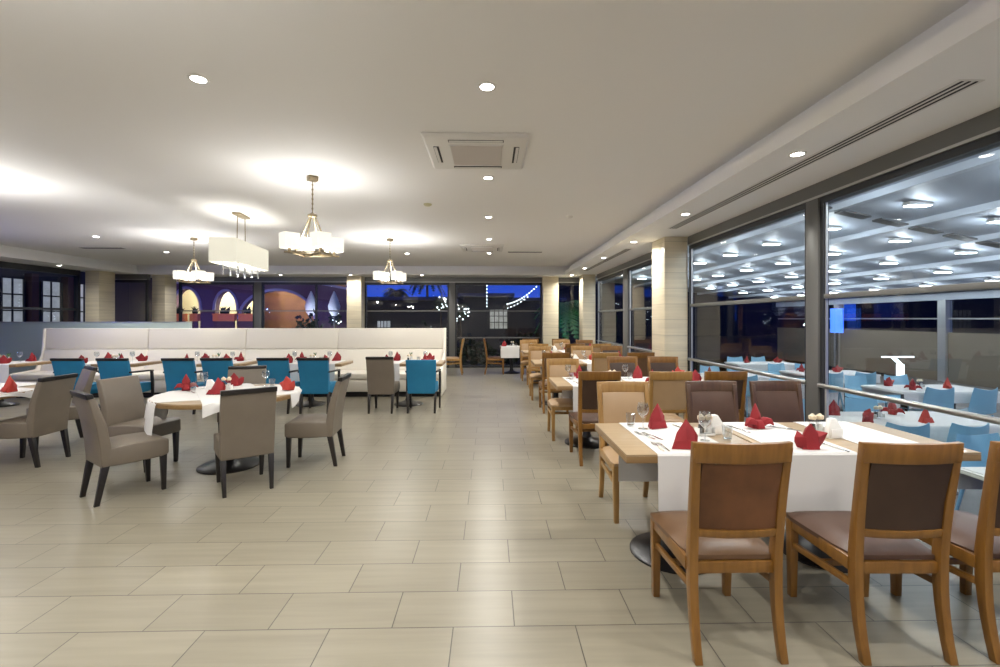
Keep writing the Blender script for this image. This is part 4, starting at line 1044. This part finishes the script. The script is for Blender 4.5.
b = B(); loft(b, [[(x, 24.0, -0.3), (x, 24.3, -0.3), (x, 24.3, z), (x, 24.0, z)] for x, z in ((-8.9, 3.35), (-7.0, 3.0))]); obj('facade', b, 'purple', fa)
b = B(); box(b, -24, -12.8, 26.5, 26.7, -0.3, 4.0); obj('arcade_wall', b, 'arch_room', fa)
b = B(); box(b, -14.5, -8.5, 27.5, 27.7, -0.3, 4.0); obj('arcade_wall', b, 'brownwall', fa)
b = B(); box(b, -24, -8.5, 24.35, 27.7, 3.9, 4.0); obj('arcade_roof', b, 'arch_room', fa)
for x in (-15.4, -13.45, -11.8, -9.9):
    lamp('arcade_lamp', 'POINT', (x, 25.2, 3.3), 100 if x < -12.8 else 45, (1, 0.88, 0.62), fa, size=0.15)
lamp('facade_lamp', 'AREA', (-12.5, 19.5, 0.3), 55, (0.85, 0.6, 1.0), fa, rot=(math.radians(108), 0, 0), size=8, size_y=0.5)
for i, (x0, x1) in enumerate(((-16.1, -15.4), (-15.15, -14.76), (-14.0, -12.92), (-12.72, -11.9))):
    t = thing('window_box', ('terracotta planter on the ledge of the first lit arch', 'small terracotta planter in the first lit arch', 'terracotta planter across the second lit arch', 'terracotta planter at the foot of the large arch')[i], 'planter', ((x0+x1)/2, 23.9, 1.40), 0, 'terracotta planters')
    w = (x1-x0)/2
    b = B(); box(b, -w, w, -0.12, 0.12, 0, 0.38); box(b, -w-0.03, w+0.03, -0.14, 0.14, 0.33, 0.38); obj('planter_box', b, 'terracotta', t)
    b = B(); box(b, -w+0.05, w-0.05, -0.05, 0.05, -1.70, 0.0); obj('planter_stand', b, 'purple', t)
    b = B(); rnd = random.Random(i)
    for k in range(26):
        cx = rnd.uniform(-w*.4, w*.4); hh = rnd.uniform(0.15, 0.42)
        tube(b, ((cx, 0, 0.36), (cx+rnd.uniform(-.06, .06), rnd.uniform(-.05, .05), 0.36+hh*.6), (cx+rnd.uniform(-.12, .12), rnd.uniform(-.1, .1), 0.36+hh)), (0.03, 0.035, 0.004), 5)
    obj('shrub', b, 'foliage', t)
for x, lab in ((-8.2, 'closed white parasol beside the violet building'), (-7.15, 'closed white parasol second from the violet building')):
    t = thing('closed_parasol', lab, 'parasol', (x, 21.5, -0.3), 0, 'closed parasols')
    b = B(); tube(b, ((0, 0, 0), (0, 0, 3.1)), 0.03, 8); obj('pole', b, 'alu', t)
    b = B(); lathe(b, ((0.10, 1.95), (0.24, 2.15), (0.28, 2.4), (0.17, 2.75), (0.03, 3.08)), 10); obj('canopy', b, 'parasol', t)
    b = B(); box(b, -0.3, 0.3, -0.3, 0.3, 0, 0.08); obj('base', b, 'alu_dark', t)
lamp('garden_lamp', 'POINT', (-7.7, 20.4, 1.2), 40, (0.7, 0.8, 1.0), None, size=0.1)

def bush(name, x, y, rx, ry, rz, seed, m, lab):
    rnd = random.Random(seed); b = B()
    for k in range(260):
        a, e_ = rnd.uniform(0, 2*PI), rnd.uniform(0.0, 1.0); r = rnd.uniform(0.6, 1.0)
        c = Vector((math.cos(a)*math.sqrt(1-e_*e_)*rx*r, math.sin(a)*math.sqrt(1-e_*e_)*ry*r, e_*rz*r+0.05))
        d = Vector((rnd.uniform(-1, 1), rnd.uniform(-1, 1), rnd.uniform(-.3, 1))).normalized()*0.26; s = d.cross(Vector((rnd.random(), rnd.random(), 0.3))).normalized()*0.09
        vs = [b.verts.new(c), b.verts.new(c+d*.5+s), b.verts.new(c+d), b.verts.new(c+d*.5-s)]; b.faces.new(vs)
    t = thing(name, lab, 'shrub', (x, y, -0.3))
    thick(b, 0.008)
    obj('leaves', b, m, t, smooth=False)
    b = B()
    for k in range(5):
        a = k*1.3; tube(b, ((0, 0, 0), (0.3*rx*math.cos(a), 0.3*ry*math.sin(a), rz*.4), (0.6*rx*math.cos(a), 0.6*ry*math.sin(a), rz*.8)), (0.05, 0.03, 0.01), 5)
    obj('branches', b, 'bark', t)
def palm(x, y, h, seed, lab, m='foliage', fl=1.6, n=15):
    t = thing('palm_tree', lab, 'tree', (x, y, -0.3), 0, 'palms beyond the far windows')
    b = B(); tube(b, ((0, 0, 0), (0.06, 0, h*.5), (0.0, 0, h)), (0.17, 0.13, 0.12), 10); obj('trunk', b, 'bark', t)
    rnd = random.Random(seed); b = B()
    for k in range(n):
        a = 2*PI*k/n+rnd.uniform(-.2, .2); up = rnd.uniform(-0.1, 0.9); pts = []
        for i in range(8):
            u = i/7; r = fl*u*(1-0.15*u); z = h+fl*(up*u-0.95*u*u); pts.append(Vector((math.cos(a)*r, math.sin(a)*r, z)))
        side = Vector((-math.sin(a), math.cos(a), 0))
        for i in range(7):
            for s in (-1, 1):
                for q in (0.0, 0.5):
                    p = pts[i].lerp(pts[i+1], q); L_ = 0.38*math.sin(PI*min(1, (i+q+1)/8.5)); tip = p+side*s*L_+Vector((math.cos(a), math.sin(a), 0))*0.1-Vector((0, 0, 0.45*L_))
                    w = (pts[i+1]-pts[i])*0.25
                    b.faces.new([b.verts.new(p-w), b.verts.new(p+w), b.verts.new(tip)])
    thick(b, 0.006)
    obj('fronds', b, m, t, smooth=False)
    return t
palm(-6.3, 31.5, 3.7, 1, 'dark palm behind the small far chandelier', 'foliage', 1.1); palm(-4.6, 34, 5.0, 2, 'dark palm with slim trunk against the blue sky'); palm(-2.9, 39.5, 5.9, 3, 'dark palm close beside the far window mullion')
palm(2.75, 17.2, 2.3, 4, 'palm lit green behind the narrow corner window', 'palm_green', 1.3, 19)
lamp('palm_lamp', 'SPOT', (2.45, 16.2, 0.0), 60, (0.03, 1.0, 0.32), None, rot=(math.radians(150), 0, math.radians(-20)), size=0.05, angle=1.6)
bush('shrub', -0.6, 17.5, 0.9, 0.6, 1.0, 5, 'foliage', 'dark shrub behind the far window by its mullion'); bush('shrub', 1.5, 18.8, 1.2, 0.6, 1.2, 6, 'foliage', 'dark shrub behind the far window near the corner pillar')
bush('shrub', -3.0, 19, 1.4, 0.7, 1.6, 8, 'foliage', 'wide dark shrub seen over the banquette through the far window'); bush('shrub', -7.6, 19.6, 0.8, 0.6, 2.1, 9, 'foliage', 'dark shrub under the closed parasols')

def pavilion(x0, x1, y, h, lab, lit):
    t = thing('pavilion', lab, 'building', ((x0+x1)/2, y, -0.3)); w = (x1-x0)/2
    b = B(); box(b, -w, w, 0, 3, 0, h); obj('wall', b, 'dark_wall', t)
    b = B(); box(b, -w-0.3, w+0.3, -0.35, 3.2, h, h+0.18); obj('roof', b, 'navy', t)
    for k, (a, c, z0, z1, m) in enumerate(lit):
        b = B(); box(b, a, c, -0.03, 0, z0, z1); f_ = obj('window', b, m, t)
        b = B()
        for q in range(1, 4): xx = a+(c-a)*q/4; box(b, xx-0.02, xx+0.02, -0.05, -0.03, z0, z1)
        for q in range(1, 3): zz = z0+(z1-z0)*q/3; box(b, a, c, -0.05, -0.03, zz-0.02, zz+0.02)
        obj('glazing_bars', b, 'dark_wall', f_)
pavilion(-7.0, -2.3, 26, 2.85, 'low dark pavilion under palms beyond the far windows', [(-1.6, -0.9, 0.6, 1.7, 'lit_window')])
pavilion(-1.4, 1.0, 25, 3.0, 'dark kiosk with lit grid window beyond the far window', [(0.2, 1.15, 1.3, 2.3, 'lit_warm')])
pavilion(1.2, 4.6, 30, 3.0, 'dark far building at the corner of the far window', [])
bt = thing('tower_block', 'tall dark block beside the sky beyond the far window mullion', 'building', (-1.7, 40, -0.3)); b = B(); box(b, -1.4, 1.4, 0, 4, 0, 5.3); obj('wall', b, 'dark_wall', bt); b = B(); box(b, -1.5, 1.5, -0.1, 4.1, 5.3, 5.45); obj('roof', b, 'navy', bt)
def string_lights(p0, p1, n, lab, sag=0.0, r=0.022):
    t = thing('string_lights', lab, 'string lights', p0, 0, 'string lights')
    p0, p1 = Vector(p0), Vector(p1); pts = [(p1-p0)*(k/(n-1)) - Vector((0, 0, sag*math.sin(PI*k/(n-1)))) for k in range(n)]
    b = B(); tube(b, pts, 0.005, 4); obj('wire', b, 'wire', t)
    b = B(); tube(b, (Vector((0, 0.03, -0.3-p0.z)), Vector((0, 0.03, 0.05))), 0.012, 6); obj('pole', b, 'wire', t)
    for p in pts:
        b = B(); ball(b, p, r, 8); obj('bulb', b, 'fairy', t)
string_lights((-0.15, 22, 3.25), (-0.15, 22, 2.1), 8, 'vertical string of white bulbs in the far window')
string_lights((0.75, 20, 2.15), (2.0, 20, 2.9), 13, 'sloping string of white bulbs rising to the corner pillar', 0.12)
string_lights((0.8, 21, 2.0), (1.7, 21, 2.5), 7, 'lower sloping string of white bulbs in the far window', 0.05)
string_lights((2.25, 16.0, 2.35), (2.3, 16.0, 1.55), 7, 'vertical string of white bulbs in the narrow corner window', 0, 0.015)
lamp('garden_lamp', 'POINT', (-1.7, 20, 1.0), 14, (0.8, 0.85, 1.0), None, size=0.1)
for (x, y, wx, wy, h, lab) in ((27, 10, 3, 20, 5.0, 'long dark building beyond the terrace'), (18, 52, 11, 3, 5.6, 'dark stepped roofline beyond the end of the terrace'), (36, 56, 5, 2, 6.6, 'dark taller block beyond the end of the terrace')):
    t = thing('far_building', lab, 'building', (x, y, -0.3)); b = B(); box(b, -wx, wx, -wy, wy, 0, h); obj('wall', b, 'dark_wall', t)
    b = B(); box(b, -wx-0.2, wx+0.2, -wy-0.2, wy+0.2, h, h+0.2); obj('roof', b, 'navy', t)
def bulb_cluster(x, y, z, r, n, seed, lab):  # shrubs invented to carry white lights and reflections in the far glass
    t = thing('added_bulb_shrub', lab, 'shrub', (x, y, -0.3), 0, 'bulb shrubs added for lights and reflections')
    b = B(); tube(b, ((0, 0, 0), (0.05, 0, z*.6), (0, 0, z+0.3)), (0.07, 0.05, 0.02), 6); obj('trunk', b, 'bark', t)
    rnd = random.Random(seed); b = B(); pts = []
    for k in range(160):
        d = Vector((rnd.gauss(0, 1), rnd.gauss(0, 1), rnd.gauss(0, 1))).normalized()*r*rnd.uniform(.5, 1.05); c = Vector((0, 0, z+0.3))+d
        e1 = Vector((rnd.uniform(-1, 1), rnd.uniform(-1, 1), rnd.uniform(-1, 1))).normalized()*0.12; e2 = e1.cross(Vector((0.3, 0.5, rnd.random()))).normalized()*0.05
        b.faces.new([b.verts.new(c), b.verts.new(c+e1*.5+e2), b.verts.new(c+e1), b.verts.new(c+e1*.5-e2)]); pts.append(c)
    thick(b, 0.006); obj('leaves', b, 'foliage', t, smooth=False)
    for p in pts[:n]:
        b = B(); ball(b, p*1.0, 0.028, 6); obj('bulb', b, 'fairy', t)
bulb_cluster(-1.45, 22.5, 1.85, 0.45, 26, 11, 'added bulb shrub for the lights just right of the far window mullion')
bulb_cluster(-2.55, 24.0, 2.3, 0.42, 20, 12, 'added bulb shrub for the reflections left of the far window mullion')
bulb_cluster(-7.6, 23.0, 1.5, 0.3, 8, 13, 'small added bulb shrub beside the closed parasols')
# facade with lit sash windows beyond the left windows
ft = thing('courtyard_building', 'dark building with lit white framed windows beyond the left windows', 'building', (-16.2, 15, -0.3))
b = B(); box(b, -0.3, 0, -12, 8, 0, 5); obj('facade', b, 'dark_wall', ft)
for k in range(6):
    y = 0.72+(k-3)*1.39-0.08
    b = B(); box(b, 0.0, 0.03, y+0.08, y+0.82, 1.35, 3.18); wnd = obj('window', b, 'lit_window', ft)
    b = B()
    for z in (2.1, 2.65): box(b, 0.03, 0.06, y+0.08, y+0.82, z-0.025, z+0.025)
    box(b, 0.03, 0.06, y+0.42, y+0.47, 1.35, 3.18); box(b, 0.03, 0.08, y+0.03, y+0.10, 1.35, 3.18); box(b, 0.03, 0.08, y+0.80, y+0.87, 1.35, 3.18)
    obj('glazing_bars', b, 'alu_dark', wnd)
    b = B(); box(b, 0.0, 0.25, y+0.90, y+1.15, 0, 3.4); obj('column', b, 'maroon', ft)
